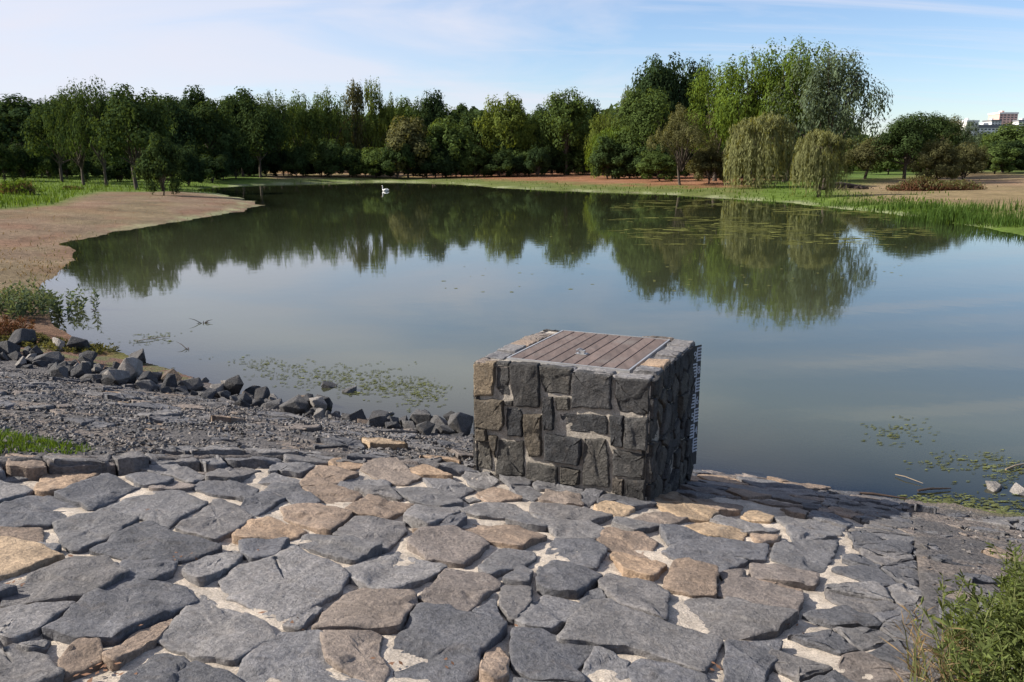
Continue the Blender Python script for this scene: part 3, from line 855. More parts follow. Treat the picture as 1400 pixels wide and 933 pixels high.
def wpick(rng, k):
    s = {'d': WD, 'g': WG, 'b': WB, 'o': [(0.20, 0.155, 0.105)]}[k]
    return np.array(s[rng.integers(0, len(s))])*rng.uniform(0.85, 1.15)
rng = np.random.default_rng(21)
acc = Acc()
zfr = 0.60                                  # ground line at the front
for line in FS.split('\n'):
    p = line.split(); P = []
    for q in p[1:]:
        x, y = map(float, q.split(','))
        u = (x-65)/843.0; top = 238+98*u; bot = 690+142*u
        v = (y-top)/(bot-top); hgt = BTOP-zfr
        P.append((u*BW, HV - 0.004 - v*hgt))
    stone(acc, np.array(P), rng, face_map('front'), wpick(rng, p[0]), h=0.028, drop=0.03, gap=0.0025, step=0.018, jit=0.005, tilt=0.006, rough=0.008, edge=0.010)
def rows(kind, u1, vtop, vbot, sd0):
    r = np.random.default_rng(sd0)
    seeds = brick_seeds(r, 0.02, u1, vbot+0.03, vtop, 0.20, 0.145, 0.5)
    for P in cells(seeds, r.normal(0, 0.002, len(seeds)), (0.004, vbot, u1-0.004, vtop)):
        if P is None or abs(poly_area(P)) < 0.003: continue
        stone(acc, P, r, face_map(kind), wpick(r, r.choice(['d', 'g', 'b'], p=[0.55, 0.37, 0.08])), h=0.028, drop=0.03, gap=0.007, step=0.02, jit=0.005, tilt=0.006, rough=0.008, edge=0.010)
rows('right', BD, HV-0.004, 0.2, 5); rows('back', BW, HV-0.004, 0.2, 6); rows('left', BD, HV-0.004, 0.2, 8)
rows('front', BW, HV-(BTOP-zfr)-0.01, 0.2, 9)
acc.obj('rubble_wall', M_WALLST, root, smooth=True)
# coping stones on top
acc = Acc()
CU0, CU1, CV0, CV1 = 0.175, 1.055, 0.165, 1.235     # lid opening in box coordinates
def cop(P, c): stone(acc, np.array(P), rng, face_map('top'), c, h=0.014, drop=0.012, gap=0.002, step=0.02, jit=0.004, tilt=0.008, rough=0.008, edge=0.006)
us = [0.004, 0.165, 0.265, 0.48, 0.72, 0.985, BW-0.004]
for a, b in zip(us[:-1], us[1:]):
    cop([(a+0.006, 0.004), (b-0.006, 0.004), (b-0.006+rng.normal(0, .006), CV0-0.022+rng.normal(0, .006)), (a+0.006, CV0-0.022+rng.normal(0, .006))], pick(rng, 'g' if rng.random() < 0.7 else 'b')*1.1)
v = CV0-0.012; i = 0
while v < BD-0.12:
    L2 = rng.uniform(0.15, 0.26); e = min(v+L2, BD-0.004)
    cop([(0.004, v+0.007), (CU0-0.02+rng.normal(0, .008), v+0.007), (CU0-0.02+rng.normal(0, .008), e-0.007), (0.004, e-0.007)], pick(rng, 'b' if rng.random() < 0.5 else 'g')*1.05); v = e
v = CV0-0.012; i = 0
while v < BD-0.12:
    L2 = rng.uniform(0.14, 0.24); e = min(v+L2, BD-0.004)
    cop([(CU1+0.024+rng.normal(0, .006), v+0.007), (BW-0.004, v+0.007), (BW-0.004, e-0.007), (CU1+0.024+rng.normal(0, .006), e-0.007)], pick(rng, 'o' if i == 1 else 'g')*1.05); v = e; i += 1
cop([(CU0-0.01, CV1+0.02), (0.42, CV1+0.022), (0.42, BD-0.004), (CU0-0.01, BD-0.004)], pick(rng, 'g')*0.6)
cop([(0.82, CV1+0.02), (CU1+0.02, CV1+0.022), (CU1+0.02, BD-0.004), (0.82, BD-0.004)], pick(rng, 'b'))
acc.obj('coping', M_STONE, root, smooth=True)
def boards_mat():
    m, nt, b = new_mat('lid_boards'); co = obj_co(nt)
    mp = N(nt, 'ShaderNodeMapping'); mp.inputs['Rotation'].default_value = (0, 0, -AZ); mp.inputs['Scale'].default_value = (6, 1.2, 6); L(nt, co, mp.inputs[0])
    mp.vector_type = 'POINT'
    n1 = N(nt, 'ShaderNodeTexNoise', i_Scale=3.0, i_Detail=8.0, i_Roughness=0.7); L(nt, mp.outputs[0], n1.inputs['Vector'])
    n2 = N(nt, 'ShaderNodeTexNoise', i_Scale=5.0, i_Detail=5.0); L(nt, co, n2.inputs['Vector'])
    g = N(nt, 'ShaderNodeNewGeometry')
    c = mixc(nt, 1.0, (0.145, 0.108, 0.092), ramp(nt, n1.outputs[0], [(0.3, 0.7), (0.7, 1.35)]), 'MULTIPLY')
    c = mixc(nt, 1.0, c, ramp(nt, g.outputs['Random Per Island'], [(0, 0.82), (1, 1.2)]), 'MULTIPLY')
    c = mixc(nt, ramp(nt, n2.outputs[0], [(0.5, 0.0), (0.75, 0.45)]), c, (0.21, 0.195, 0.175))
    L(nt, c, b.inputs['Base Color']); b.inputs['Roughness'].default_value = 0.75
    bp = N(nt, 'ShaderNodeBump', i_Strength=0.5, i_Distance=0.01); L(nt, n1.outputs[0], bp.inputs['Height']); L(nt, bp.outputs[0], b.inputs['Normal'])
    return m
M_BOARD = boards_mat(); M_STEEL = plain('galvanised_steel', (0.42, 0.42, 0.42), 0.45, 0.6); M_GAUGEW = plain('gauge_enamel', (0.42, 0.45, 0.50), 0.5, var=0.15)
acc = Acc(); nb_ = 9; bw = (CU1-CU0-0.03)/nb_
fm = face_map('top')
for i in range(nb_):
    u0 = CU0+0.015+i*bw+0.004; u1 = u0+bw-0.008; v0 = CV0+0.012+rng.uniform(0, .004); v1 = CV1-0.01
    zt = 0.017+rng.normal(0, 0.0008); pr = [(u0, zt-0.02), (u0, zt-0.002), (u0+0.003, zt)]
    for k in range(1, 8):                   # shallow grooves along each board
        uu = u0 + (u1-u0)*k/8; pr += [(uu-0.0014, zt), (uu, zt-0.0016), (uu+0.0014, zt)]
    pr += [(u1-0.003, zt), (u1, zt-0.002), (u1, zt-0.02)]
    V = [(a, v0, b) for a, b in pr] + [(a, v1, b) for a, b in pr]; n = len(pr)
    F = [(k, k+1, n+k+1, n+k) for k in range(n-1)] + [tuple(range(n)), tuple(range(n, 2*n))[::-1]]
    acc.add(fm(np.array(V)), F)
lid = acc.obj('lid', M_BOARD, root); lid['label'] = 'brown weathered decking boards'
acc = Acc()
for (a, b, c, d) in ((CU0, CU1, CV0, CV0+0.010), (CU0, CU1, CV1-0.008, CV1), (CU0, CU0+0.012, CV0+0.0105, CV1-0.0085), (CU1-0.012, CU1, CV0+0.0105, CV1-0.0085)):
    box(acc, (a, c, -0.01), (b, d, 0.020), None, lambda v: fm(np.array([v]))[0])
acc.obj('lid_frame', M_STEEL, root)
acc = Acc()
hc = fm(np.array([[0.60, 0.50, 0.018]]))[0]
box(acc, (0.565, 0.47, 0.0175), (0.645, 0.53, 0.021), None, lambda v: fm(np.array([v]))[0])
box(acc, (0.585, 0.485, 0.021), (0.628, 0.515, 0.042), None, lambda v: fm(np.array([v]))[0])
tube(acc, [hc+(-.035, -.01, .004), hc+(-.035, -.01, .026), hc+(-.012, 0, .036), hc+(.010, .008, .030), hc+(.010, .008, .004)], 0.005, 6)
acc.obj('lock', M_STEEL, root)
# staff gauge on the right face, near the back corner
gz0, gz1 = 0.42, BTOP-0.02; gu = BD-0.108; gw = 0.10
M_GAUGED = plain('gauge_backing', (0.025, 0.026, 0.03), 0.6, var=0.1)
fr_ = face_map('right')
fr0 = fr_
def fr_(V):
    V = np.array(V, float); V[:, 2] += -0.030 + (V[:, 0]-gu)*0.42; return fr0(V)
acc = Acc(); box(acc, (gu, gz0-ZB, 0.042), (gu+gw, gz1-ZB, 0.050), None, lambda v: fr_(np.array([v]))[0])
gp = acc.obj('water_gauge', M_GAUGED, root); gp['label'] = 'dark staff gauge with pale marks and numerals'
acc = Acc(); d = 0.12; k = 0; z = gz1-0.01
def gm(u0, u1, z0, z1): box(acc, (gu+u0, z0-ZB, 0.0505), (gu+u1, z1-ZB, 0.0525), None, lambda v: fr_(np.array([v]))[0])
nd = 0; digs = []
while z-d > gz0:
    for q in range(5):
        zz = z - d*(q+0.15)/5.0*1.0
        gm(0.052, 0.096, zz-0.0115, zz) if nd % 2 == 0 else gm(0.004, 0.048, zz-0.0115, zz)
    gm(0.045, 0.055, z-d+0.006, z-0.004)
    digs.append((z, nd)); z -= d; nd += 1
acc.obj('gauge_marks', M_GAUGEW, gp)
def text_mesh(txt, size):
    cu = bpy.data.curves.new('numeral', 'FONT'); cu.body = txt; cu.size = size; cu.extrude = 0.001; cu.align_x = 'CENTER'
    to = bpy.data.objects.new('numeral', cu); COL.objects.link(to); bpy.context.view_layer.update()
    me = bpy.data.meshes.new_from_object(to.evaluated_get(bpy.context.evaluated_depsgraph_get()))
    bpy.data.objects.remove(to); return me
for z, nd in digs:
    me = text_mesh(str(9-nd), 0.085); o = bpy.data.objects.new('numeral', me); COL.objects.link(o); o.parent = gp
    me.materials.clear(); me.materials.append(M_GAUGEW)
    uc = gu + (0.026 if nd % 2 == 0 else 0.074)
    pos = fr_(np.array([[uc, z-0.09-ZB, 0.0525]]))[0]
    # text x axis along +t (away from camera), y up, normal +s
    ca_, sa_ = math.cos(math.atan(0.42)), math.sin(math.atan(0.42)); tx_ = B2*ca_ + A2*sa_; nx_ = A2*ca_ - B2*sa_
    M = Matrix(((tx_[0], 0, nx_[0], pos[0]), (tx_[1], 0, nx_[1], pos[1]), (0, 1, 0, pos[2]), (0, 0, 0, 1)))
    o.matrix_local = M

# ------------------------------------------------------------------ loose rocks along the waterline
def hull_rock(rng, size, flat=0.6, n=13):
    bm = bmesh.new()
    for _ in range(n):
        v = rng.normal(size=3); v /= np.linalg.norm(v); v *= rng.uniform(0.75, 1.0)
        v = np.sign(v)*np.abs(v)**0.75
        bm.verts.new((v[0]*size*rng.uniform(.9, 1.1), v[1]*size*0.72, v[2]*size*flat))
    r = bmesh.ops.convex_hull(bm, input=bm.verts)
    bmesh.ops.delete(bm, geom=[v for v in bm.verts if not v.link_faces], context='VERTS')
    bmesh.ops.dissolve_limit(bm, angle_limit=math.radians(9), verts=bm.verts, edges=bm.edges)
    bmesh.ops.bevel(bm, geom=list(bm.edges), offset=size*0.035, segments=1, affect='EDGES', clamp_overlap=True)
    bmesh.ops.triangulate(bm, faces=bm.faces)
    V = np.array([v.co[:] for v in bm.verts]); F = [tuple(v.index for v in f.verts) for f in (bm.verts.index_update() or bm.faces)]
    bm.free(); return V, F
rng = np.random.default_rng(99)
RK = {'k': (0.045, 0.045, 0.048), 'g': (0.090, 0.087, 0.087), 'p': (0.24, 0.22, 0.20), 'b': (0.155, 0.115, 0.085)}
def rock(x, y, z, size, kind, label, group=None, flat=0.6, seed=None):
    V, F = hull_rock(rng, size, flat)
    c = np.array(RK[kind])*rng.uniform(0.8, 1.2)
    a = rng.uniform(0, 6.28); R = np.array(Matrix.Rotation(a, 3, 'Z') @ Matrix.Rotation(rng.normal(0, .35), 3, 'X') @ Matrix.Rotation(rng.normal(0, .35), 3, 'Y'))
    V = V@R.T
    V[:, 2] -= V[:, 2].min() + size*0.12
    o = mesh_obj('rock', V, F, M_ROCK, col=np.broadcast_to(c, (len(V), 3)), loc=(float(x), float(y), float(z)))
    tag(o, label, 'rock', group); return o
PLAIN = [('rocks at the left end of the waterline row', 'dark angular rock crowded in the left end of the waterline row'),
         ('rocks in the middle of the waterline row', 'grey broken rock in the middle stretch of the waterline row'),
         ('rocks near the inlet box', 'small jagged rock in the waterline row just left of the inlet box')]
def land1(x, y):
    h, _ = land_h(np.array([x]), np.array([y])); return float(h[0])
SPECIAL = [ # px, py (base), size m, kind, label
 (357, 545, .17, 'k', 'upright blocky black rock left of the reddish tan rock in the waterline row', .95),
 (450, 523, .13, 'k', 'squarish dark rock perched highest in the heap, against the green pondweed', .9),
 (445, 548, .21, 'k', 'large dark block carrying the squarish perched rock', .75),
 (412, 538, .16, 'b', 'reddish tan flat topped rock beside the large dark block', .5),
 (478, 528, .17, 'g', 'grey sloping slab right of the squarish perched rock', .7),
 (578, 562, .19, 'g', 'pointed grey rock with a lit left face, tallest of those near the inlet box', 1.0),
 (622, 572, .19, 'k', 'dark wedge rock at the very end of the row, close to the inlet box', .8),
 (135, 510, .17, 'p', 'pale cream slab lying in front of the row beside dark rocks', .4),
 (110, 478, .24, 'k', 'big black flat topped boulder at the edge of the weedy spit', .6),
 (185, 492, .26, 'g', 'big triangular grey boulder standing by the end of the spit', 1.0),
 (30, 472, .32, 'k', 'large nearly black boulder at the left edge of the picture', .6),
 (80, 478, .20, 'p', 'light grey tilted rock between two black boulders', .7),
 (325, 535, .22, 'k', 'black pyramid shaped rock with sharp peak in the middle stretch', .95),
 (305, 520, .15, 'p', 'pale brownish grey flat rock behind the black pyramid rock', .5),
 (235, 520, .20, 'b', 'brown and grey tilted slab in the left middle stretch', .6),
 (530, 560, .14, 'p', 'pale tan long rock lying low near the end of the row', .5)]
spots = []
for x, y, sz, k, lab, fl in SPECIAL:
    s, t = at_fn(x, y+6, lambda t: np.maximum(z_bank(t), 0.0)); s = float(s); t = float(t)
    X, Y = xy_of(s, t); z = max(land1(X, Y), -0.05)
    rock(X, Y, z - 0.02, sz*0.85, k, lab, 'rocks along the waterline', fl); spots.append((s, t, sz*0.85))
cnt = 0; tries = 0
while cnt < 272 and tries < 20000:
    tries += 1
    s = rng.uniform(-13.8, -2.75); sz = float(np.clip(rng.lognormal(-2.2, 0.40), 0.05, 0.21))
    wline = 6.95 + (0.32 if s < -6.5 else 0) + 0.12*math.sin(s*1.7)
    t = wline + rng.normal(0, 0.12 if s > -6 else 0.19)
    if s > -3.6: t = wline + rng.normal(0.0, 0.12); sz = min(sz, 0.12)
    if any((s-a)**2 + (t-b)**2 < ((sz+c)*0.47)**2 for a, b, c in spots): continue
    X, Y = xy_of(s, t); z = max(land1(X, Y), -0.08)
    gi = 0 if s < -7.4 else (1 if s < -4.4 else 2)
    rock(X, Y, z-0.03, sz, rng.choice(['k', 'g', 'b', 'p'], p=[.48, .36, .07, .09]), PLAIN[gi][1], PLAIN[gi][0], rng.uniform(.5, .95))
    spots.append((s, t, sz)); cnt += 1
# stones in the silted corner on the right
for x, y, sz, k, lab, fl in [(1362, 668, .13, 'p', 'pale grey tilted slab lying in the shallows at the right edge', .5), (1390, 672, .12, 'p', 'whitish flat stone at the right picture edge, next to the tilted slab', .4),
     (1305, 657, .06, 'k', 'small dark mossy stone breaking the shallow water', .5), (1263, 657, .03, 'p', 'small white floating chip beside a thin twig', .5), (1325, 675, .035, 'k', 'tiny dark pebble between the mossy stone and the tilted slab', .7)]:
    P = at(x, y, 0.0); rock(P[0], P[1], max(land1(P[0], P[1]), -0.03) - 0.01, sz, k, lab, None, fl)

# gravel scattered on the bank (nobody could count it)
OCT = np.array([(1,0,0),(0,1,0),(-1,0,0),(0,-1,0),(0,0,1),(0,0,-1)], float); OF = np.array([(0,1,4),(1,2,4),(2,3,4),(3,0,4),(1,0,5),(2,1,5),(3,2,5),(0,3,5)])
def pebbles(name, n, region, r0, r1, seed, cols):
    r = np.random.default_rng(seed); S = r.uniform(region[0], region[1], n); T = r.uniform(region[2], region[3], n)
    dens = fbm(S*1.1, T*2.0, seed+2)
    keep = (dens + r.normal(0, .1, n) > 0.42) & (sdf(S, T, AP) > 0.22); S = S[keep]; T = T[keep]; n = len(S)
    X, Y = xy_of(S, T); Z = z_bank(T) + 0.008 + r.normal(0, 0.006, n)
    R = r.uniform(r0, r1, n)*r.uniform(.6, 1.3, n)
    V = OCT[None]*r.uniform(0.6, 1.25, (n, 6, 1))*R[:, None, None]*np.array([1.2, 1, .65]) + r.normal(0, .18, (n, 6, 3))*R[:, None, None]
    a = r.uniform(0, 6.28, n); ca, sa = np.cos(a)[:, None], np.sin(a)[:, None]
    V = np.stack([V[..., 0]*ca - V[..., 1]*sa, V[..., 0]*sa + V[..., 1]*ca, V[..., 2]], -1) + np.stack([X, Y, Z], -1)[:, None]
    F = (OF[None] + (np.arange(n)*6)[:, None, None]).reshape(-1, 3)
    C = np.array(cols)[r.integers(0, len(cols), n)]*r.uniform(.7, 1.3, (n, 1)); C = np.repeat(C, 6, 0)
    o = mesh_obj(name, V.reshape(-1, 3), F, M_PEBBLE, col=C); tag(o, kind='stuff'); return o
GC = [(0.085, 0.085, 0.088), (0.06, 0.06, 0.064), (0.12, 0.11, 0.104), (0.17, 0.15, 0.135), (0.10, 0.09, 0.082)]
tag(pebbles('gravel', 30000, (-12, -2.62, 3.2, 7.0), 0.009, 0.022, 3, GC), 'loose grey gravel strewn over the sloping bank left of the inlet box', 'gravel')
tag(pebbles('gravel', 6500, (0.30, 6.0, 3.0, 7.0), 0.006, 0.018, 4, GC), 'fine dark gravel between flat stones on the bank right of the paving', 'gravel')
# ------------------------------------------------------------------ trees
def rdir(r, n): v = r.normal(size=(n, 3)); return v/np.linalg.norm(v, axis=1, keepdims=True)
def leaf_quads(P, Nn, size, r, asp=0.62, down=None):
    n = len(P); Nn = Nn/(np.linalg.norm(Nn, axis=1, keepdims=True)+1e-9)
    if down is None: ref = rdir(r, n)
    else: ref = down
    U = np.cross(Nn, ref); U /= (np.linalg.norm(U, axis=1, keepdims=True)+1e-9); Vv = np.cross(U, Nn)
    s = (size*r.uniform(0.65, 1.35, n))[:, None]
    U = U*s*asp; Vv = Vv*s
    q = np.stack([P - Vv, P + U*0.9 - Vv*0.1, P + Vv, P - U*0.9 - Vv*0.1], 1)
    return q.reshape(-1, 3), np.arange(4*n).reshape(n, 4)
def crown_mesh(kind, seed, nl=8000):
    """returns leaf quads and limb polylines; the tree is 1 high and about 1 wide"""
    r = np.random.default_rng(seed); limbs = []; CL = []
    dirs = rdir(r, 400)
    def lump(d): return 1 + 0.28*(vn(d[0]*2.2+5+seed, d[1]*2.2+d[2]*1.7+7, seed)-0.5)*2
    if kind in ('broad', 'oak', 'bush'):
        n = {'broad': 95, 'oak': 58, 'bush': 60}[kind]
        zc = {'broad': 0.56, 'oak': 0.60, 'bush': 0.44}[kind]; rz = {'broad': 0.42, 'oak': 0.38, 'bush': 0.50}[kind]
        for i in range(n):
            d = dirs[i].copy(); 
            if d[2] < -0.75: d[2] *= -1
            q = r.uniform(0.62, 0.96)*lump(d) if i < n*0.8 else r.uniform(0.15, 0.6)
            c = np.array([d[0]*0.42*q, d[1]*0.42*q, zc + d[2]*rz*0.9*q]); c[2] = max(c[2], 0.06)
            cr = r.uniform(0.07, 0.14)*(1.15 if kind == 'oak' else 1.0)
            CL.append((c, np.array([cr, cr, cr*(0.8 if kind != 'bush' else 1.0)]), 1.0))
    elif kind == 'plume':                   # broad crown of rising feathery sprays
        n = 105
        for i in range(n):
            d = dirs[i].copy(); d[2] = abs(d[2]) if d[2] < -0.6 else d[2]
            q = (r.uniform(0.60, 1.0) if i < n*0.75 else r.uniform(0.1, 0.6))*lump(d)
            c = np.array([d[0]*0.41*q, d[1]*0.41*q, 0.53 + d[2]*0.40*q]); cr = r.uniform(0.05, 0.085)
            CL.append((c, np.array([cr, cr, cr*r.uniform(1.3, 2.0)]), 0.8))
        for i in range(20):
            a = r.uniform(0, 6.28); q = r.uniform(0.0, 0.34)
            CL.append((np.array([math.cos(a)*q, math.sin(a)*q, 0.93 - q*q*1.9 + r.uniform(-.04, .04)]), np.array([0.024, 0.024, 0.07]), 0.35))
    elif kind in ('poplar', 'willow'):
        n = 80
        for i in range(n):
            a = r.uniform(0, 6.28); q = math.sqrt(r.random()); z = r.uniform(0.12, 1.0)
            wid = 0.42*(1-abs(z-0.48)**1.8*1.9)*(1 if kind == 'willow' else 0.9)
            wid = max(wid, 0.06); c = np.array([math.cos(a)*q*wid, math.sin(a)*q*wid, z*0.95])
            CL.append((c, np.array([0.062, 0.062, r.uniform(0.10, 0.17)]), 1.0))
        for i in range(16):                 # leaders poking out on top
            a = r.uniform(0, 6.28); q = r.uniform(0.0, 0.30)
            CL.append((np.array([math.cos(a)*q, math.sin(a)*q, 0.93 - q*0.55 + r.uniform(-.03, .05)]), np.array([0.028, 0.028, 0.10]), 0.45))
    elif kind == 'open':
        n = 90
        for i in range(n):
            d = dirs[i].copy(); d[2] = abs(d[2])*1.1 - 0.25; q = r.uniform(0.25, 1.02)*lump(d)
            c = np.array([d[0]*0.47*q, d[1]*0.47*q, 0.52 + d[2]*0.46*q]); cr = r.uniform(0.035, 0.085)
            CL.append((c, np.array([cr, cr, cr*1.25]), 0.7))
    P = []; Nn = []; tot = sum(c[1][0]**2*c[2] for c in CL)
    if kind == 'weep':
        U = []; lob = lambda a: 0.78 + 0.44*float(vn(np.float64(math.cos(a)*1.8+7), np.float64(math.sin(a)*1.8+7), seed+3))
        for i in range(46):                 # rounded top of the crown
            a = r.uniform(0, 6.28); q = math.sqrt(r.random())*0.40*lob(a)
            c = np.array([math.cos(a)*q, math.sin(a)*q, 0.60 + 0.33*math.sqrt(max(0, 1-(q/0.46)**2)) - r.uniform(0, .08)])
            m = nl//160; d = rdir(r, m); rad = 0.075
            P.append(c + d*rad*r.uniform(.5, 1.1, (m, 1))); Nn.append(d + rdir(r, m)*0.6); U.append(rdir(r, m)*0.6 + [0, 0, 1])
        ns = 520
        for i in range(ns):                 # hanging strands
            a = r.uniform(0, 6.28); q = 0.10 + 0.36*math.sqrt(r.random()); z0 = (0.56 + 0.37*math.sqrt(max(0, 1-(q/0.47)**2)))*(.85+.2*float(vn(np.float64(math.cos(a)*2.2+3), np.float64(math.sin(a)*2.2+3+q*3), seed))); q *= lob(a)
            L_ = ((0.30 if seed > 20 else 0.42)+0.58*float(vn(np.float64(a*4.5), np.float64(q*5), seed)))*r.uniform(.7, 1.1)*z0; z0 *= r.choice([1, 1, .86, .7]); z1 = max(z0 - L_, 0.02)
            if float(vn(np.float64(math.cos(a)*5+q*4+20), np.float64(math.sin(a)*5+20), seed+9)) < 0.25: continue
            m = max(6, int(nl*0.85/ns)); tt = r.random(m); out = 0.055*np.sin(tt*2.4)
            X_ = (q+out)*math.cos(a) + r.normal(0, .008, m); Y_ = (q+out)*math.sin(a) + r.normal(0, .008, m)
            P.append(np.stack([X_, Y_, z0 + (z1-z0)*tt], -1)); Nn.append(np.array([math.cos(a), math.sin(a), .2]) + rdir(r, m)*0.55); U.append(np.tile([0.0, 0, 1.0], (m, 1)) + rdir(r, m)*0.12)
        P = np.concatenate(P); Nn = np.concatenate(Nn); U = np.concatenate(U)
        V, F = leaf_quads(P, Nn, 0.030, r, 0.24, U)
        for i in range(9):
            a = r.uniform(0, 6.28); q = r.uniform(.15, .33)
            limbs.append([np.array([0, 0, .26]), np.array([math.cos(a)*q*.4, math.sin(a)*q*.4, .50]), np.array([math.cos(a)*q, math.sin(a)*q, .72])])
        return V, F, limbs, 0.26
    for c, rad, w in CL:
        m = max(8, int(nl*rad[0]**2*w/tot)); d = rdir(r, m)
        q = r.uniform(0.35, 1.12, (m, 1))**0.6
        P.append(c + d*rad*q); out = c - np.array([0, 0, 0.45]); out = out/(np.linalg.norm(out)+1e-6)
        Nn.append(d*0.9 + out*0.45 + np.array([0, 0, .25]) + rdir(r, m)*0.55)
    P = np.concatenate(P); Nn = np.concatenate(Nn)
    size = {'broad': 0.0165, 'plume': 0.015, 'oak': 0.019, 'bush': 0.020, 'poplar': 0.015, 'willow': 0.0155, 'open': 0.0125}[kind]*math.sqrt(8000/nl)*1.12
    down = None
    if kind in ('willow', 'poplar', 'plume'): down = np.tile([0.0, 0, 1], (len(P), 1)) + rdir(r, len(P))*0.6
    V, F = leaf_quads(P, Nn, size, r, {'willow': 0.36, 'plume': 0.5, 'open': 0.5, 'poplar': .6}.get(kind, 0.65), down)
    zt = {'broad': 0.20, 'plume': 0.14, 'oak': 0.26, 'bush': 0.06, 'poplar': 0.18, 'willow': 0.12, 'open': 0.16}[kind]
    sel = r.choice(len(CL), min(len(CL), 26 if kind in ('open', 'poplar') else 16), replace=False)
    for i in sel:
        c = CL[i][0]; mid = np.array([c[0]*0.45, c[1]*0.45, zt + (c[2]-zt)*0.55]) + r.normal(0, .015, 3)
        st = np.array([c[0]*.03, c[1]*.03, zt + r.uniform(0, .18)*max(c[2]-zt, 0)])
        limbs.append([st, mid, c])
    return V, F, limbs, zt
def trunk_mesh(limbs, zt, kind, seed):
    r = np.random.default_rng(seed+5); acc = Acc()
    tr = {'open': .018, 'weep': .028, 'bush': .016}.get(kind, .022)
    lean = r.normal(0, .012, 2); top = 0.80 if kind in ('poplar', 'willow') else 0.62
    if kind == 'bush': top = 0.4
    pts = [np.array([lean[0]*k, lean[1]*k, z]) for k, z in enumerate((-0.03, 0.02, zt, zt+(top-zt)*.5, top))]
    tube(acc, pts, [tr*1.7, tr*1.15, tr*.9, tr*.6, tr*.15], 7)
    for l in limbs: tube(acc, l, [tr*.5, tr*.3, tr*.1], 4, cap=False)
    return acc
PROTO = {}
def proto(kind, seed, nl):
    key = (kind, seed, nl)
    if key not in PROTO:
        V, F, limbs, zt = crown_mesh(kind, seed*13+3, nl)
        me = bpy.data.meshes.new('crown'); me.from_pydata(V.tolist(), [], F.tolist()); me.materials.append(LEAF['mid'])
        a = trunk_mesh(limbs, zt, kind, seed); to = a.obj('trunk', M_BARK, None, smooth=True); tm = to.data; bpy.data.objects.remove(to)
        PROTO[key] = (me, tm)
    return PROTO[key]
def tree(kind, seed, mat, X, Y, h, w, label, group=None, name='tree', cat='tree', nl=7000, z=None, rz=None):
    me, tm = proto(kind, seed, nl)
    if z is None: z = land1(X, Y) - 0.05
    r = random.Random(int(X*37+Y*11+h*7)); rz = r.uniform(0, 6.28) if rz is None else rz
    o = empty(name, (X, Y, z), rz, (w, w, h)); tag(o, label, cat, group)
    c = bpy.data.objects.new('crown', me); COL.objects.link(c); c.parent = o
    c.material_slots[0].link = 'OBJECT'; c.material_slots[0].material = LEAF[mat]
    t = bpy.data.objects.new('trunk', tm); COL.objects.link(t); t.parent = o
    return o
def ptree(kind, seed, mat, x, ytop, hw, D, label, group=None, name='tree', nl=7000, cat='tree', **kw):
    X, r = ray(x, ytop); px_ = X*D
    z = land1(px_, D) - 0.05; top = CAMZ - r*D
    _, fw = None, math.cos(PITCH) - (ytop - H_/2)/FPX*math.sin(PITCH)
    w = 2*hw/FPX/fw*D*(1.45 if kind in ('poplar', 'willow') else 1.28 if kind in ('broad', 'plume') else 1.12)
    return tree(kind, seed, mat, px_, D, (top - z)/0.985, w, label, group, name, cat, nl, z=z, **kw)
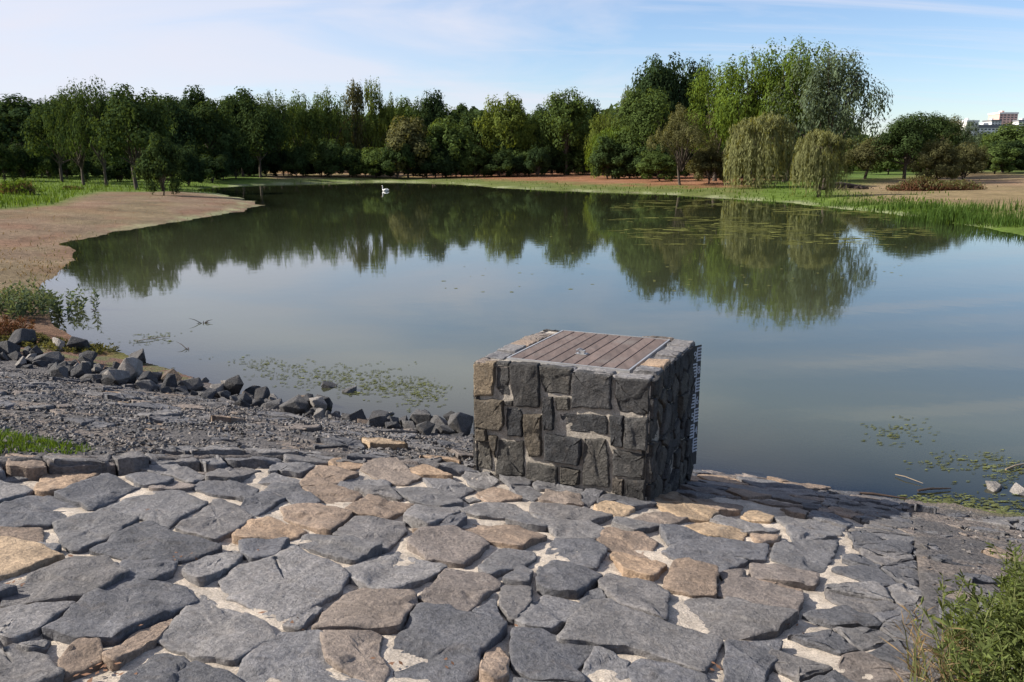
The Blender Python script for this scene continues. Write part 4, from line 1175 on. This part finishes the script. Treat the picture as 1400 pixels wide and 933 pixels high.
TREES = [
 # kind seed mat   x  ytop hw  D   label
 ('broad',1,'deep', 12,130,55,112,'dark tree at the far left edge, top level with its neighbours'),
 ('broad',2,'dark', 72,128,36,92,'dark green tree, second from the left edge, behind the lawn'),
 ('plume',3,'dark',100,112,34,84,'tall dark tree with feathery peak above the left lawn'),
 ('plume',4,'dark',132,107,34,82,'tallest feathery dark tree of the left group'),
 ('broad',3,'dark',176,112,44,76,'dark broad tree with bare trunk standing on the left lawn'),
 ('bush',1,'dark',216,180,30,64,'small round dark tree at the water end of the left lawn'),
 ('broad',4,'deep',228,128,38,108,'dark tree behind the small round tree of the left lawn'),
 ('oak',1,'deep',255,121,34,118,'dark lumpy crowned tree right of the left lawn'),
 ('broad',1,'dark',290,134,34,112,'dark tree in the hollow between two taller crowns, left of centre'),
 ('oak',2,'dark',325,122,34,126,'broad dark tree with knobbly top left of the greyish feathery trees'),
 ('plume',1,'mid',372,124,30,134,'first greyish green feathery tree from the left in the far row'),
 ('broad',2,'dark',350,138,30,124,'low dark tree at the left foot of the greyish feathery trees'),
 ('plume',2,'mid',408,128,30,138,'second greyish feathery tree in the far row, slightly lower than the first'),
 ('plume',3,'mid',446,121,30,140,'third greyish feathery tree in the far row, rounded head'),
 ('poplar',3,'olive',484,118,20,142,'thin see-through poplar left of the tallest far poplar'),
 ('poplar',2,'light',507,115,20,142,'tallest thin poplar above the swan'),
 ('open',1,'light',532,121,20,142,'airy yellowish tree with bare stems just right of the tallest poplar'),
 ('broad',4,'mid',557,130,24,146,'round mid green tree behind the olive thicket'),
 ('oak',2,'deep',590,125,24,150,'very dark oak crown rising above the olive thicket'),
 ('oak',1,'deep',636,143,18,152,'small very dark crown peeping between pale trees near centre'),
 ('bush',2,'olive',556,155,40,128,'rounded olive tree, left of the pair at the centre shore'),
 ('bush',3,'mid',610,153,40,130,'rounded grey green tree, right of the pair at the centre shore'),
 ('broad',2,'dark',650,152,30,138,'dark tree filling the gap near the centre'),
 ('broad',3,'light',694,126,34,134,'bright leafy tree at the centre of the far shore'),
 ('broad',1,'dark',734,150,24,140,'dark narrow tree right of the bright central tree'),
 ('broad',4,'mid',776,119,34,132,'tall domed green tree right of centre'),
 ('oak',2,'deep',806,138,24,144,'dark tree on the shoulder of the tall domed tree'),
 ('plume',4,'light',832,150,26,126,'yellow green tree left of the high dark oaks'),
 ('weep',2,'lime',842,172,34,112,'drooping bright willow right of centre, above the rusty bank'),
 ('broad',2,'mid',883,118,42,110,'full green tree in front of the high dark oaks'),
 ('oak',3,'deep',903,72,38,126,'tallest dark oak against the sky'),
 ('oak',4,'deep',948,82,30,128,'second dark oak beside the tallest one'),
 ('broad',3,'silver',862,114,18,128,'small pale tree touching the left side of the dark oak'),
 ('plume',2,'lime',985,86,50,96,'left light green willow of the tall bright group'),
 ('plume',4,'lime',1036,68,56,92,'middle light green willow of the tall bright group'),
 ('plume',1,'lime',1084,50,58,90,'highest willow of the bright group with wispy peak'),
 ('plume',3,'silver',1140,62,62,84,'silvery open tree at the right end of the bright group'),
 ('open',3,'olive',936,134,42,86,'brownish see-through tree in front of the bright willows'),
 ('weep',1,'weep',1044,153,44,78,'large weeping willow with pale hanging curtains'),
 ('weep',3,'weep',1124,176,33,62,'smaller weeping willow standing by the fallen logs'),
 ('bush',4,'olive',972,198,34,88,'low olive bush at the foot of the brownish tree'),
 ('bush',1,'mid',905,205,34,96,'low green bush left of the brownish tree'),
 ('broad',1,'olive',1185,188,34,98,'dull olive tree just right of the weeping willow'),
 ('broad',2,'dark',1245,153,40,96,'dark green spreading tree in the right hand field'),
 ('broad',4,'dark',1275,152,34,100,'dark tree grown together with the spreading one on its right'),
 ('broad',3,'olive',1296,156,30,106,'paler olive tree behind the dark pair on the right'),
 ('open',1,'silver',1322,157,24,104,'thin grey green tree left of the white building'),
 ('bush',2,'olive',1286,188,34,82,'light bushy sapling standing before the dark right trees'),
 ('bush',3,'olive',1325,190,26,88,'second bushy sapling, below the thin grey green tree'),
 ('broad',1,'mid',1358,180,34,140,'low green tree in front of the white building'),
 ('broad',3,'mid',1392,166,38,132,'yellow topped green tree at the right picture edge'),
 ('broad',2,'deep',1376,192,34,118,'dark low tree under the pink tower block'),
]
for k, s_, m, x, y, hw, D, lab in TREES:
    big = D < 112
    ptree(k, s_, m, x, y, hw, D, lab, nl=13000 if (big and x > 820) else 7500, name={'weep': 'willow_tree', 'poplar': 'poplar_tree', 'oak': 'oak_tree'}.get(k, 'willow_tree' if 'willow' in lab.split('of the')[0] and k == 'plume' else 'tree'))
# second row: closes the wood behind
r = random.Random(4)
GR = [('dark tree in the rear rank of the left wood', 'rear trees of the left wood'), ('dim tree in the rear rank of the central wood', 'rear trees of the central wood'), ('olive tree in the distant rank right of the willows', 'rear trees on the right')]
for i, x in enumerate(range(-60, 1500, 26)):
    if x < 340: gi, mt, D, yt = 0, 'deep', r.uniform(125, 150), r.uniform(128, 145)
    elif x < 1160: gi, mt, D, yt = 1, r.choice(['dark', 'mid', 'deep']), r.uniform(150, 172), r.uniform(140, 160)
    else: gi, mt, D, yt = 2, r.choice(['olive', 'mid', 'dark']), r.uniform(135, 165), r.uniform(180, 192)
    if 1318 < x < 1345: yt = 196
    ptree('broad', r.choice([1, 2, 3, 4]), mt, x + r.uniform(-6, 6), yt, r.uniform(24, 34), D, GR[gi][0], GR[gi][1])
# undergrowth bushes at the foot of the far wood
GU = [('dark undergrowth bush at the foot of the left wood', 'undergrowth of the left wood'), ('dark undergrowth bush along the foot of the central wood', 'undergrowth of the central wood'), ('olive scrub bush at the foot of the right hand trees', 'scrub under the right trees')]
for i, x in enumerate(range(-40, 1460, 15)):
    x += r.uniform(-7, 7)
    if x < 330: gi, mt, D, yt = 0, r.choice(['deep', 'dark']), r.uniform(92, 118), r.uniform(188, 208)
    elif x < 830: gi, mt, D, yt = 1, r.choice(['deep', 'dark', 'mid', 'deep']), r.uniform(126, 136), r.uniform(186, 210)
    elif x < 1100: gi, mt, D, yt = 1, r.choice(['dark', 'mid']), r.uniform(104, 112), r.uniform(180, 208)
    else: gi, mt, D, yt = 2, r.choice(['olive', 'mid', 'mid', 'dark']), r.uniform(112, 150), r.uniform(180, 203)
    ptree('bush', r.choice([1, 2, 3, 4]), mt, x, yt, r.uniform(18, 30), D, GU[gi][0], GU[gi][1], name='bush', cat='bush')
# far-off wood that closes the view behind the counted trees
r_ = np.random.default_rng(2); n = 56000
azw = np.radians(r_.uniform(-44, 44, n)); R_ = r_.uniform(178, 196, n); ht = 9.5 + 5*fbm(np.degrees(azw)*0.9, azw*0, 4) - 6.2*sstep(18, 24, np.degrees(azw))
zz = r_.random(n)**1.25*ht; X_, Y_ = R_*np.sin(azw), R_*np.cos(azw)
V, F = leaf_quads(np.stack([X_, Y_, 0.6+zz + r_.normal(0, .4, n)], -1), rdir(r_, n)*.8+np.stack([-X_*0, -np.ones(n), np.ones(n)*.5], -1), 0.75, r_)
tag(mesh_obj('far_wood', V, F, LEAF['dark']), 'dark far-off wood closing the view behind the tree rows', 'wood', kind='stuff')
# trees standing just outside the right edge: their reflection shows in the water
tree('broad', 1, 'mid', 37.0, 46.0, 11.0, 8.5, 'green tree standing outside the picture on the right bank', nl=7500)
tree('broad', 2, 'dark', 45.5, 52.0, 12.5, 10.0, 'dark tree standing outside the picture behind the green one', nl=7500)

# ------------------------------------------------------------------ far buildings on the right
M_WHITEW = plain('white_render', (0.72, 0.71, 0.69), 0.8, var=0.08); M_PINKW = plain('pink_render', (0.56, 0.38, 0.33), 0.85, var=0.08)
M_GREYR = plain('grey_roof', (0.16, 0.165, 0.18), 0.8, var=0.15); M_GLASS = plain('window_glass', (0.05, 0.06, 0.075), 0.2, var=0.1)
def building(name, label, x0, x1, ytop, ybase, D, depth, wall, floors, bays, roofh=1.0, roofmat=None):
    a = atD(x0, ytop, D); b = atD(x1, ytop, D); w = b[0]-a[0]; zt = a[2]; zb = atD(x0, ybase, D)[2] - 14; hh = zt - atD(x0, ybase, D)[2]
    o = empty(name, (a[0], D, zb)); tag(o, label, 'building'); H = zt - zb
    ac = Acc(); box(ac, (0, 0, 0), (w, depth, H)); ac.obj('wall', wall, o)
    ac = Acc(); box(ac, (-0.4, -0.4, H+0.003), (w+.4, depth+.4, H+roofh)); rf = ac.obj('roof', roofmat or M_GREYR, o)
    ac = Acc(); box(ac, (w*.3, depth*.3, H+roofh+.003), (w*.42, depth*.6, H+roofh+1.6)); ac.obj('roof_hut', wall, rf)
    fh = hh/floors; bw_ = w/bays
    for i in range(floors):
        for j in range(bays):
            ac = Acc(); z0 = H - (i+1)*fh + fh*.28; box(ac, (j*bw_+bw_*.2, -0.06, z0), (j*bw_+bw_*.8, 0.05, z0+fh*.45)); ac.obj('window', M_GLASS, o)
    return o
building('apartment_block', 'long white building with grey roof showing above the right trees', 1330, 1392, 175, 188, 640, 16, M_WHITEW, 3, 12, 2.2)
building('house', 'white gabled building end left of the long white one', 1322, 1338, 167, 188, 610, 14, M_WHITEW, 3, 3, 1.2, M_WHITEW)
building('tower_block', 'pink and cream tower block on the skyline at the right edge', 1367, 1392, 156, 172, 760, 18, M_PINKW, 5, 5, 1.4, M_WHITEW)
building('apartment_block', 'low white building seen left of the pink tower block', 1356, 1369, 166, 174, 740, 14, M_WHITEW, 3, 3, 1.2)
building('apartment_block', 'pale block at the very right edge beside the tower', 1393, 1420, 166, 175, 750, 14, M_WHITEW, 3, 5, 1.2)
building('apartment_block', 'tiny pale building far behind the silvery tree', 1203, 1216, 190, 197, 560, 12, M_WHITEW, 2, 3, 1.0)

# ------------------------------------------------------------------ grasses and reeds (nobody could count the blades)
def blades(name, P, hgt, wid, mat, seed, label, cat, lean=0.35, tri=False):
    r = np.random.default_rng(seed); n = len(P); P = np.asarray(P)
    h = hgt*r.uniform(0.5, 1.25, n); a = r.uniform(0, 6.28, n); u = np.stack([np.cos(a), np.sin(a), np.zeros(n)], -1)*wid*0.5
    d = rdir(r, n)*lean; d[:, 2] = 0; d = d*h[:, None]
    up = np.zeros((n, 3)); up[:, 2] = h
    p0, p1 = P - u, P + u; m0 = P + up*0.55 + d*0.3
    V = np.stack([p0, p1, m0 + u*0.75, m0 - u*0.75, P + up + d], 1).reshape(-1, 3)
    k = np.arange(n)[:, None]*5
    F = [tuple(q) for q in (k + np.array([0, 1, 2, 3])).tolist()] + [tuple(q) for q in (k + np.array([3, 2, 4])).tolist()]
    o = mesh_obj(name, V, F, mat); tag(o, label, cat, kind='stuff'); return o
def scatter(n, x0, x1, y0, y1, seed, cond):   # photo box -> ground points
    r = np.random.default_rng(seed); out = []
    px_ = r.uniform(x0, x1, n); py_ = r.uniform(y0, y1, n)
    X = []; Y = []
    for a, b in zip(px_, py_):
        q = at(a, b, 0.25); X.append(q[0]); Y.append(q[1])
    X = np.array(X); Y = np.array(Y); Z, D = land_h(X, Y); k = cond(X, Y, D, r) & (Y < 175) & (Y > 2)
    return np.stack([X, Y, Z-0.02], -1)[k]
P = scatter(15000, 372, 1300, 233, 300, 11, lambda X, Y, D, r: (D > -0.2) & (D < 16*vn(X*.15, Y*.15, 5)+3) & (vn(X*.35, Y*.35, 8) > .35))
blades('grass', P, 0.26, 0.07, LEAF['grass'], 1, 'green grass growing along the far waterline', 'grass')
P = scatter(9000, -40, 300, 236, 292, 12, lambda X, Y, D, r: (sdf(X, Y, np.array(PIX([(-300,300),(-60,292),(30,289),(82,284),(105,274),(140,266),(210,262),(262,261),(300,262),(345,268),(420,282),(300,340),(200,480),(0,640),(-900,640)], .3))) > 0.3) & (D > .5))
blades('grass', P, 0.34, 0.05, LEAF['grass'], 2, 'green lawn grass behind the bare beach on the left', 'grass')
P = scatter(10000, 1060, 1460, 236, 318, 13, lambda X, Y, D, r: (D > -0.3) & (D < 10) & (vn(X*.5, Y*.5, 9) > .5))
blades('grass', P, 0.17, 0.05, LEAF['grass'], 3, 'lush grass strip on the right bank', 'grass')
P = scatter(2600, -60, 345, 264, 400, 14, lambda X, Y, D, r: (D > -0.1) & (vn(X*.8, Y*.8, 19) > .52))
blades('dry_grass', P, 0.10, 0.03, LEAF['tan'], 5, 'sparse dry tufts on the bare reddish beach on the left', 'grass', 0.8)
P = scatter(1500, -60, 345, 264, 400, 15, lambda X, Y, D, r: (D > -0.25) & (D < .8))
blades('grass', P, 0.10, 0.03, LEAF['olive'], 6, 'ragged olive fringe where the bare beach meets the water', 'grass', 0.8)
def reed_patch(cx, cy, n, sx, sy, h, label, seed):
    r = np.random.default_rng(seed); c = at(cx, cy, 0)
    X = c[0] + r.normal(0, sx, n); Y = c[1] + r.normal(0, sy, n); Z, D = land_h(X, Y); k = D > -2.6
    o = empty('reed_clump', c); tag(o, label, 'reeds', 'reed clumps in the shallows on the right')
    V = np.stack([X, Y, np.maximum(Z, -.1)], -1)[k]
    b = blades('leaves', V - c, h, 0.035, LEAF['reed'], seed, None, None, 0.25); b.parent = o; del b['kind']
for i, (x, y, n, sx, sy, h, lab) in enumerate([(1300,304,420,.7,.5,.75,'tallest dark green reed clump left of the gap in the shallows'), (1352,308,280,.8,.5,.6,'reed clump just right of the gap in the shallows'), (1390,312,220,.7,.5,.55,'reed clump at the right picture edge'),
     (1262,300,220,.6,.4,.6,'short reed clump left of the tallest one'), (1235,290,300,1.2,.5,.5,'low wide reed clump by the algae mats'), (1330,296,300,1.6,.5,.6,'reed clump behind the gap in the shallows'), (1180,284,260,1.5,.5,.4,'low reed fringe at the left end of the reeds')]):
    reed_patch(x, y, n, sx, sy, h, lab, 40+i)
# small grass patch behind the paving edge on the left
r2 = np.random.default_rng(8); n = 5200
S_ = r2.uniform(-6.6, -4.6, n); T_ = r2.uniform(2.9, 3.62, n)
k = (sdf(S_, T_, AP) > 0.22) & (fbm(S_*1.5, T_*2.5, 77) > 0.30 + 0.22*sstep(-5.3, -4.6, S_)) ; S_, T_ = S_[k], T_[k]
X_, Y_ = xy_of(S_, T_); blades('grass', np.stack([X_, Y_, z_bank(T_)], -1), 0.05, 0.007, LEAF['grass'], 9, 'short green grass patch behind the paving edge at left', 'grass', 0.7)

# ------------------------------------------------------------------ floating algae and pondweed
def mats_(name, items, seed, label, cat, mat='moss'):
    r = np.random.default_rng(seed); acc = Acc()
    for (x, y, rx, ry) in items:
        n = 14; a = np.linspace(0, 6.283, n, endpoint=False); k = r.uniform(.45, 1.15, n)
        P = np.stack([x + rx*k*np.cos(a), y + ry*k*np.sin(a), np.full(n, 0.005) + r.uniform(0, .002)], -1)
        Q = P.copy(); Q[:, :2] = (Q[:, :2]-[x, y])*.8+[x, y]; Q[:, 2] += .002
        acc.add(np.vstack([P, Q]), [(i, (i+1) % n, n+(i+1) % n, n+i) for i in range(n)] + [tuple(range(n, 2*n))])
    o = acc.obj(name, LEAF[mat]); tag(o, label, cat, kind='stuff'); return o
r = np.random.default_rng(5); it = []
for _ in range(900):
    x = r.uniform(840, 1270); y = r.uniform(272, 335); q = at(x, y); 
    if vn(np.float64(x*.02), np.float64(y*.13), 3) < .45: continue
    it.append((q[0], q[1], r.uniform(.08, .60)*q[1]/40, r.uniform(.04, .16)*q[1]/40))
mats_('algae', it, 3, 'pale olive algae mats floating before the right bank', 'algae')
it = []
for _ in range(150):
    x = r.uniform(560, 1240); y = r.uniform(285, 400); q = at(x, y); it.append((q[0], q[1], r.uniform(.02, .07), r.uniform(.02, .05)))
mats_('floating_leaves', it, 4, 'tiny pale leaves and specks drifting on open water', 'leaves', 'weep')
it = []
for cx, cy, n, sx, sy in ((205, 463, 26, 22, 4), (350, 498, 30, 40, 5), (420, 512, 60, 35, 9), (520, 523, 110, 45, 9), (560, 533, 50, 25, 6), (575, 548, 20, 14, 6), (1215, 590, 26, 22, 8), (1330, 632, 40, 40, 8), (1290, 690, 120, 45, 5), (1370, 700, 60, 30, 5), (1385, 645, 30, 15, 10)):
    for _ in range(n):
        x, y = r.normal(cx, sx), r.normal(cy, sy); q = at(x, y); s_, t_ = st_of(q[0], q[1])
        if t_ < 7.1: continue
        it += [(q[0]+r.normal(0, .08), q[1]+r.normal(0, .06), r.uniform(.006, .034), r.uniform(.004, .018)) for _k in range(4)]
mats_('pondweed', it, 6, 'yellow green pondweed floating in the shallows along the dam', 'pondweed', 'murkweed')

# ------------------------------------------------------------------ swan
sw = at(527, 261.5); swr = empty('swan', (sw[0], sw[1], 0), math.radians(168), (0.70, 0.70, 0.70)); tag(swr, 'white swan swimming near the far shore, head to the left', 'swan')
M_SWAN = plain('white_feathers', (0.80, 0.80, 0.78), 0.8, var=0.06); M_BEAK = plain('orange_beak', (0.55, 0.18, 0.04), 0.5)
prof = [(-.52, .12, .015, .02), (-.42, .15, .09, .06), (-.25, .13, .17, .14), (0, .12, .21, .19), (.2, .12, .18, .17), (.33, .14, .11, .13), (.39, .22, .065, .08), (.42, .34, .045, .05), (.40, .48, .04, .042), (.38, .60, .037, .04), (.41, .69, .042, .045), (.47, .72, .045, .042), (.53, .70, .025, .028)]
V = []; F = []; n = 12
for i, (x, z, ry, rz) in enumerate(prof):
    p0 = prof[max(i-1, 0)]; p1 = prof[min(i+1, len(prof)-1)]; d = np.array([p1[0]-p0[0], 0, p1[1]-p0[1]]); d /= np.linalg.norm(d); nn = np.array([-d[2], 0, d[0]])
    for k in range(n):
        a = 2*math.pi*k/n; V.append(np.array([x, 0, z]) + np.array([0, ry*math.cos(a), 0]) + nn*rz*math.sin(a))
for i in range(len(prof)-1):
    for k in range(n): F.append((i*n+k, i*n+(k+1) % n, (i+1)*n+(k+1) % n, (i+1)*n+k))
F += [tuple(range(n)), tuple(range((len(prof)-1)*n, len(prof)*n))]
mesh_obj('body', V, F, M_SWAN, swr, smooth=True)
for sgn in (-1, 1):
    ac = Acc(); pts = [(-.40, .12*sgn, .23), (-.22, .19*sgn, .25), (0, .215*sgn, .22), (.18, .18*sgn, .17)]; tube(ac, pts, [.02, .07, .085, .03], 8); ac.obj('wing', M_SWAN, swr, smooth=True)
ac = Acc(); tube(ac, [(.52, 0, .70), (.58, 0, .685), (.63, 0, .67)], [.024, .018, .006], 6); ac.obj('beak', M_BEAK, swr)

# ------------------------------------------------------------------ dead wood, brush and stubs on the far banks
def brush_heap(name, x, y, hw, h, mat, label, n=900, seed=1, tops=None):
    r = np.random.default_rng(seed); c = at(x, y, 0.35); c[2] = land1(c[0], c[1]); w = hw/FPX*c[1]
    o = empty(name, c); tag(o, label, 'brush')
    a = r.uniform(0, 6.28, n); q = np.sqrt(r.random(n)); bx = np.cos(a)*q*w; by = np.sin(a)*q*w*0.45
    hh = h*np.sqrt(np.clip(1-q**2, 0.05, 1))*(.5+vn(bx*1.2+9, by*1.2, seed))
    p0 = np.stack([bx, by, np.zeros(n)], -1); tip = p0 + np.stack([r.normal(0, .3, n)*h, r.normal(0, .3, n)*h, hh*r.uniform(.6, 1.1, n)], -1)
    mid = (p0+tip)/2 + r.normal(0, .10*h, (n, 3)); wv = rdir(r, n)*0.030; wv[:, 2] = 0
    V = np.stack([p0-wv, p0+wv, mid+wv*.8, mid-wv*.8, tip], 1).reshape(-1, 3); k = np.arange(n)[:, None]*5
    F = [tuple(q_) for q_ in (k+np.array([0, 1, 2, 3])).tolist()] + [tuple(q_) for q_ in (k+np.array([3, 2, 4])).tolist()]
    mesh_obj('stems', V, F, LEAF[mat], o)
    if tops:
        m = n; i = r.integers(0, n, m); P_ = tip[i]*r.uniform(.75, 1.05, (m, 1)); V2, F2 = leaf_quads(P_, rdir(r, m)+[0, 0, .6], .09, r)
        mesh_obj('leaves', V2, F2, LEAF[tops], o)
    return o
brush_heap('brush_heap', 1278, 264, 64, 0.95, 'rust', 'wide heap of reddish dead brush with yellowish tops on the right bank', 3200, 1, 'olive')
brush_heap('brush_heap', 617, 239, 9, .9, 'rust', 'small pointed rusty brush mound at the left of the centre shore', 250, 2)
brush_heap('brush_heap', 679, 240, 8, .5, 'rust', 'low rusty brush mound right of the pointed one', 200, 3)
brush_heap('brush_heap', 735, 238, 10, .5, 'rust', 'low dark brush mound below the tall domed tree', 200, 4)
brush_heap('brush_heap', 784, 238, 10, .6, 'rust', 'dark reddish brush mound left of the drooping bright willow', 200, 5)
brush_heap('brush_heap', 1014, 254, 10, .5, 'rust', 'dark stub of brush under the large weeping willow', 200, 6)
brush_heap('brush_heap', 545, 247, 14, .6, 'rust', 'purplish dry herbs on the shore right of the swan', 260, 7)
brush_heap('weed_clump', 20, 270, 26, 1.0, 'tan', 'rough dry weeds at the left picture edge below the lawn', 1400, 8, 'grass')
brush_heap('weed_clump', 100, 262, 14, .5, 'rust', 'small reddish weed tuft beside the left lawn', 300, 9, 'olive')
# fallen trunk and roots by the small weeping willow
c = at(1119, 263, .3); c[2] = land1(c[0], c[1]); o = empty('fallen_log', c); tag(o, 'dark fallen log with torn roots beside the small weeping willow', 'log')
ac = Acc(); sc = c[1]/FPX
def lp(dx, dy, z): return (dx*sc, dy, z)
tube(ac, [lp(2, 0, .15), lp(18, .3, .38), lp(34, .6, .42), lp(56, .9, .28), lp(76, 1.3, .12)], [.30, .26, .24, .18, .07], 8); ac.obj('log', M_DEADWOOD, o, smooth=True)
r = np.random.default_rng(3); ac = Acc()
for _ in range(60):
    x = r.uniform(-6, 74); d = r.normal(0, 1, 3); d[2] = abs(d[2])*.7; p = np.array(lp(x, r.uniform(-.3, 1), .15)); q = p + d*r.uniform(.15, .4); tube(ac, [p, (p+q)/2+r.normal(0, .05, 3), q], [.05, .035, .01], 4, cap=False)
ac.obj('roots', M_DEADWOOD, o)
# ------------------------------------------------------------------ weeds close to the camera
def weed_bush(name, s0, s1, t0, t1, n, hm, label, seed, leafy=1.0, mat='weed', cat='weeds', lw=0.011, ll=0.032):
    r = np.random.default_rng(seed); cs, ct = (s0+s1)/2, (t0+t1)/2; cx, cy = xy_of(cs, ct); zf_ = (lambda s, t: float(z_bank(np.float64(t)))) if ct < 5 else (lambda s, t: max(land1(*xy_of(s, t)), -0.05)); cz = zf_(cs, ct)
    o = empty(name, (cx, cy, cz)); tag(o, label, cat); st = Acc(); LP = []; LN = []; LU = []; FP = []
    for _ in range(n):
        s, t = r.uniform(s0, s1), r.uniform(t0, t1); x, y = xy_of(s, t); z = zf_(s, t) - .02; h = hm*r.uniform(.55, 1.1)
        b = np.array([x-cx, y-cy, z-cz]); ln = r.normal(0, .22, 2)*h; pts = [b, b+[ln[0]*.3, ln[1]*.3, h*.4], b+[ln[0]*.7, ln[1]*.7, h*.75], b+[ln[0]*1.2, ln[1]*1.2, h]]
        tube(st, pts, [.0032, .0028, .002, .001], 4, cap=False)
        m = int(34*leafy*h/hm); tt = r.uniform(.12, 1, m)
        for q in tt:
            k = min(int(q*3), 2); f = q*3-k; p = pts[k]*(1-f)+pts[k+1]*f; d = rdir(r, 1)[0]; d[2] = abs(d[2])*.5+.25; d /= np.linalg.norm(d)
            L_ = ll*r.uniform(.6, 1.2)*(1.15-q*.5); LP.append(p + d*L_); LU.append(d*L_/ll)
            nn = np.cross(d, rdir(r, 1)[0]); nn[2] = abs(nn[2])+.3; LN.append(nn)
        for _q in range(int(9*leafy)):
            FP.append(pts[3] + r.normal(0, .006, 3) - np.array([0, 0, r.uniform(0, .07)]))
    st.obj('stems', plain('weed_stem', (0.11, 0.12, 0.04), 0.8), o)
    P = np.array(LP); D_ = np.array(LU); Nn = np.array(LN); m = len(P); U = np.cross(Nn, D_); U /= np.linalg.norm(U, axis=1, keepdims=True)
    S2 = np.linalg.norm(D_, axis=1, keepdims=True); Dn = D_/S2; hl = ll*S2
    nrm = np.cross(U, Dn); a_ = P-Dn*hl; b_ = P+U*lw*.5*S2*1.2 + nrm*.003; c_ = P+Dn*hl - np.array([0, 0, .006]); d_ = P-U*lw*.5*S2*1.2 + nrm*.003
    V = np.stack([a_, b_, c_, d_], 1).reshape(-1, 3); k = np.arange(m)[:, None]*4
    F = [tuple(q) for q in (k+np.array([0, 1, 2])).tolist()] + [tuple(q) for q in (k+np.array([0, 2, 3])).tolist()]
    mesh_obj('leaves', V, F, LEAF[mat], o)
    if FP and leafy > .5 and mat == 'weed':
        V2, F2 = leaf_quads(np.array(FP), rdir(r, len(FP)), .006, r); mesh_obj('seed_heads', V2, F2, LEAF['light'], o)
    return o
weed_bush('weed_bush', 0.29, 0.95, 2.6, 3.45, 260, .26, 'leafy green weed bush beside the right edge of the paving, nearest the camera', 1)
weed_bush('weed_bush', 0.52, 1.35, 3.15, 4.0, 260, .31, 'taller weed bush with upright spikes at the right picture edge', 2)
weed_bush('dry_grass_tuft', 0.16, 0.34, 2.6, 3.05, 40, .22, 'thin dry grass stalks poking over the right edge of the paving', 3, .35, 'tan', 'grass', .003, .05)
weed_bush('weed_clump', -15.6, -13.6, 9.3, 11.0, 110, .48, 'grey green twiggy weeds on the left mud spit', 4, .9, 'silver', 'weeds', .035, .06)
weed_bush('weed_clump', -12.4, -10.2, 7.95, 8.6, 150, .10, 'low green weeds on the mud spit just above the left rocks', 5, .6, 'olive', 'weeds', .02, .04)
weed_bush('weed_clump', -15.0, -12.2, 7.9, 8.8, 220, .24, 'reddish brown weeds beside the black boulders at left', 6, .9, 'rust', 'weeds', .02, .045)
for i, (x, y, lab) in enumerate(((278, 442, 'sprig of water weed sticking out of the open water'), (130, 425, 'tiny sprig of weed in the water near the left shore'), (258, 478, 'thin weed tip in the shallows left of the rocks'))):
    P = at(x, y); s, t = st_of(P[0], P[1]); r = np.random.default_rng(i); o = empty('water_weed', P); tag(o, lab, 'water weed'); ac = Acc()
    for _ in range(9 if i == 0 else 5):
        d = r.normal(0, .10, 3); d[2] = abs(d[2])*.8; tube(ac, [(0, 0, -.02), d*.6, d+[0, 0, -.01]], [.006, .005, .002], 4)
    ac.obj('stems', M_DEADWOOD, o)
# sticks, and dry leaves caught between the stones
for i, (x0, y0, x1, y1, rr_, lab, mt) in enumerate(((1224, 649, 1262, 661, .004, 'thin pale twig floating in the shallows on the right', M_STICK), (1375, 642, 1412, 632, .009, 'pale stick lying on the weed at the right edge', M_STICK),
        (1168, 674, 1240, 682, .012, 'dark soaked branch along the waterline at the paving corner', M_DEADWOOD), (1255, 671, 1300, 668, .010, 'dark driftwood piece lying on the silt at right', M_DEADWOOD), (185, 467, 232, 460, .006, 'thin reed stalk floating near the left rocks', M_STICK))):
    a = at(x0, y0, .015); b = at(x1, y1, .015); m_ = (a+b)/2; ac = Acc(); tube(ac, [a-m_, (a-m_)*.3+[0, 0, .01], (b-m_)*.4+[0, 0, .004], b-m_], [rr_, rr_, rr_*.8, rr_*.5], 6)
    o = ac.obj('stick', mt, loc=m_); tag(o, lab, 'stick')
r = np.random.default_rng(12); V = []; F = []; 
LSP = [(20, 800, 8), (165, 858, 10), (150, 905, 14), (135, 925, 10), (95, 765, 10), (395, 850, 6), (700, 856, 8), (975, 912, 7), (345, 757, 5), (250, 760, 8), (1080, 858, 8), (540, 905, 4), (800, 650, 8), (200, 700, 5), (1190, 700, 8), (610, 910, 5)]
n = 0
for x, y, k in LSP:
    s0, t0 = at_fn(x, y, z_apron)
    for _ in range(k):
        s, t = s0+r.normal(0, .05), t0+r.normal(0, .03); X, Y = xy_of(s, t); z = float(z_apron(np.float64(t))) + r.uniform(-.012, .008)
        d = rdir(r, 1)[0]; d[2] *= .3; e = np.cross(d, [0, 0, 1.]); e /= np.linalg.norm(e); L_ = r.uniform(.008, .018)
        c = np.array([X, Y, z]); q = [c-d*L_, c+e*L_*.45+[0, 0, .002], c+d*L_+[0, 0, .004], c-e*L_*.45+[0, 0, .002]]; V += q; F.append((n, n+1, n+2, n+3)); n += 4
o = mesh_obj('leaf_litter', V, F, plain('dead_leaf', (0.15, 0.075, 0.04), .8)); tag(o, 'small brown dead leaves and crumbs caught in the paving joints', 'leaves', kind='stuff')
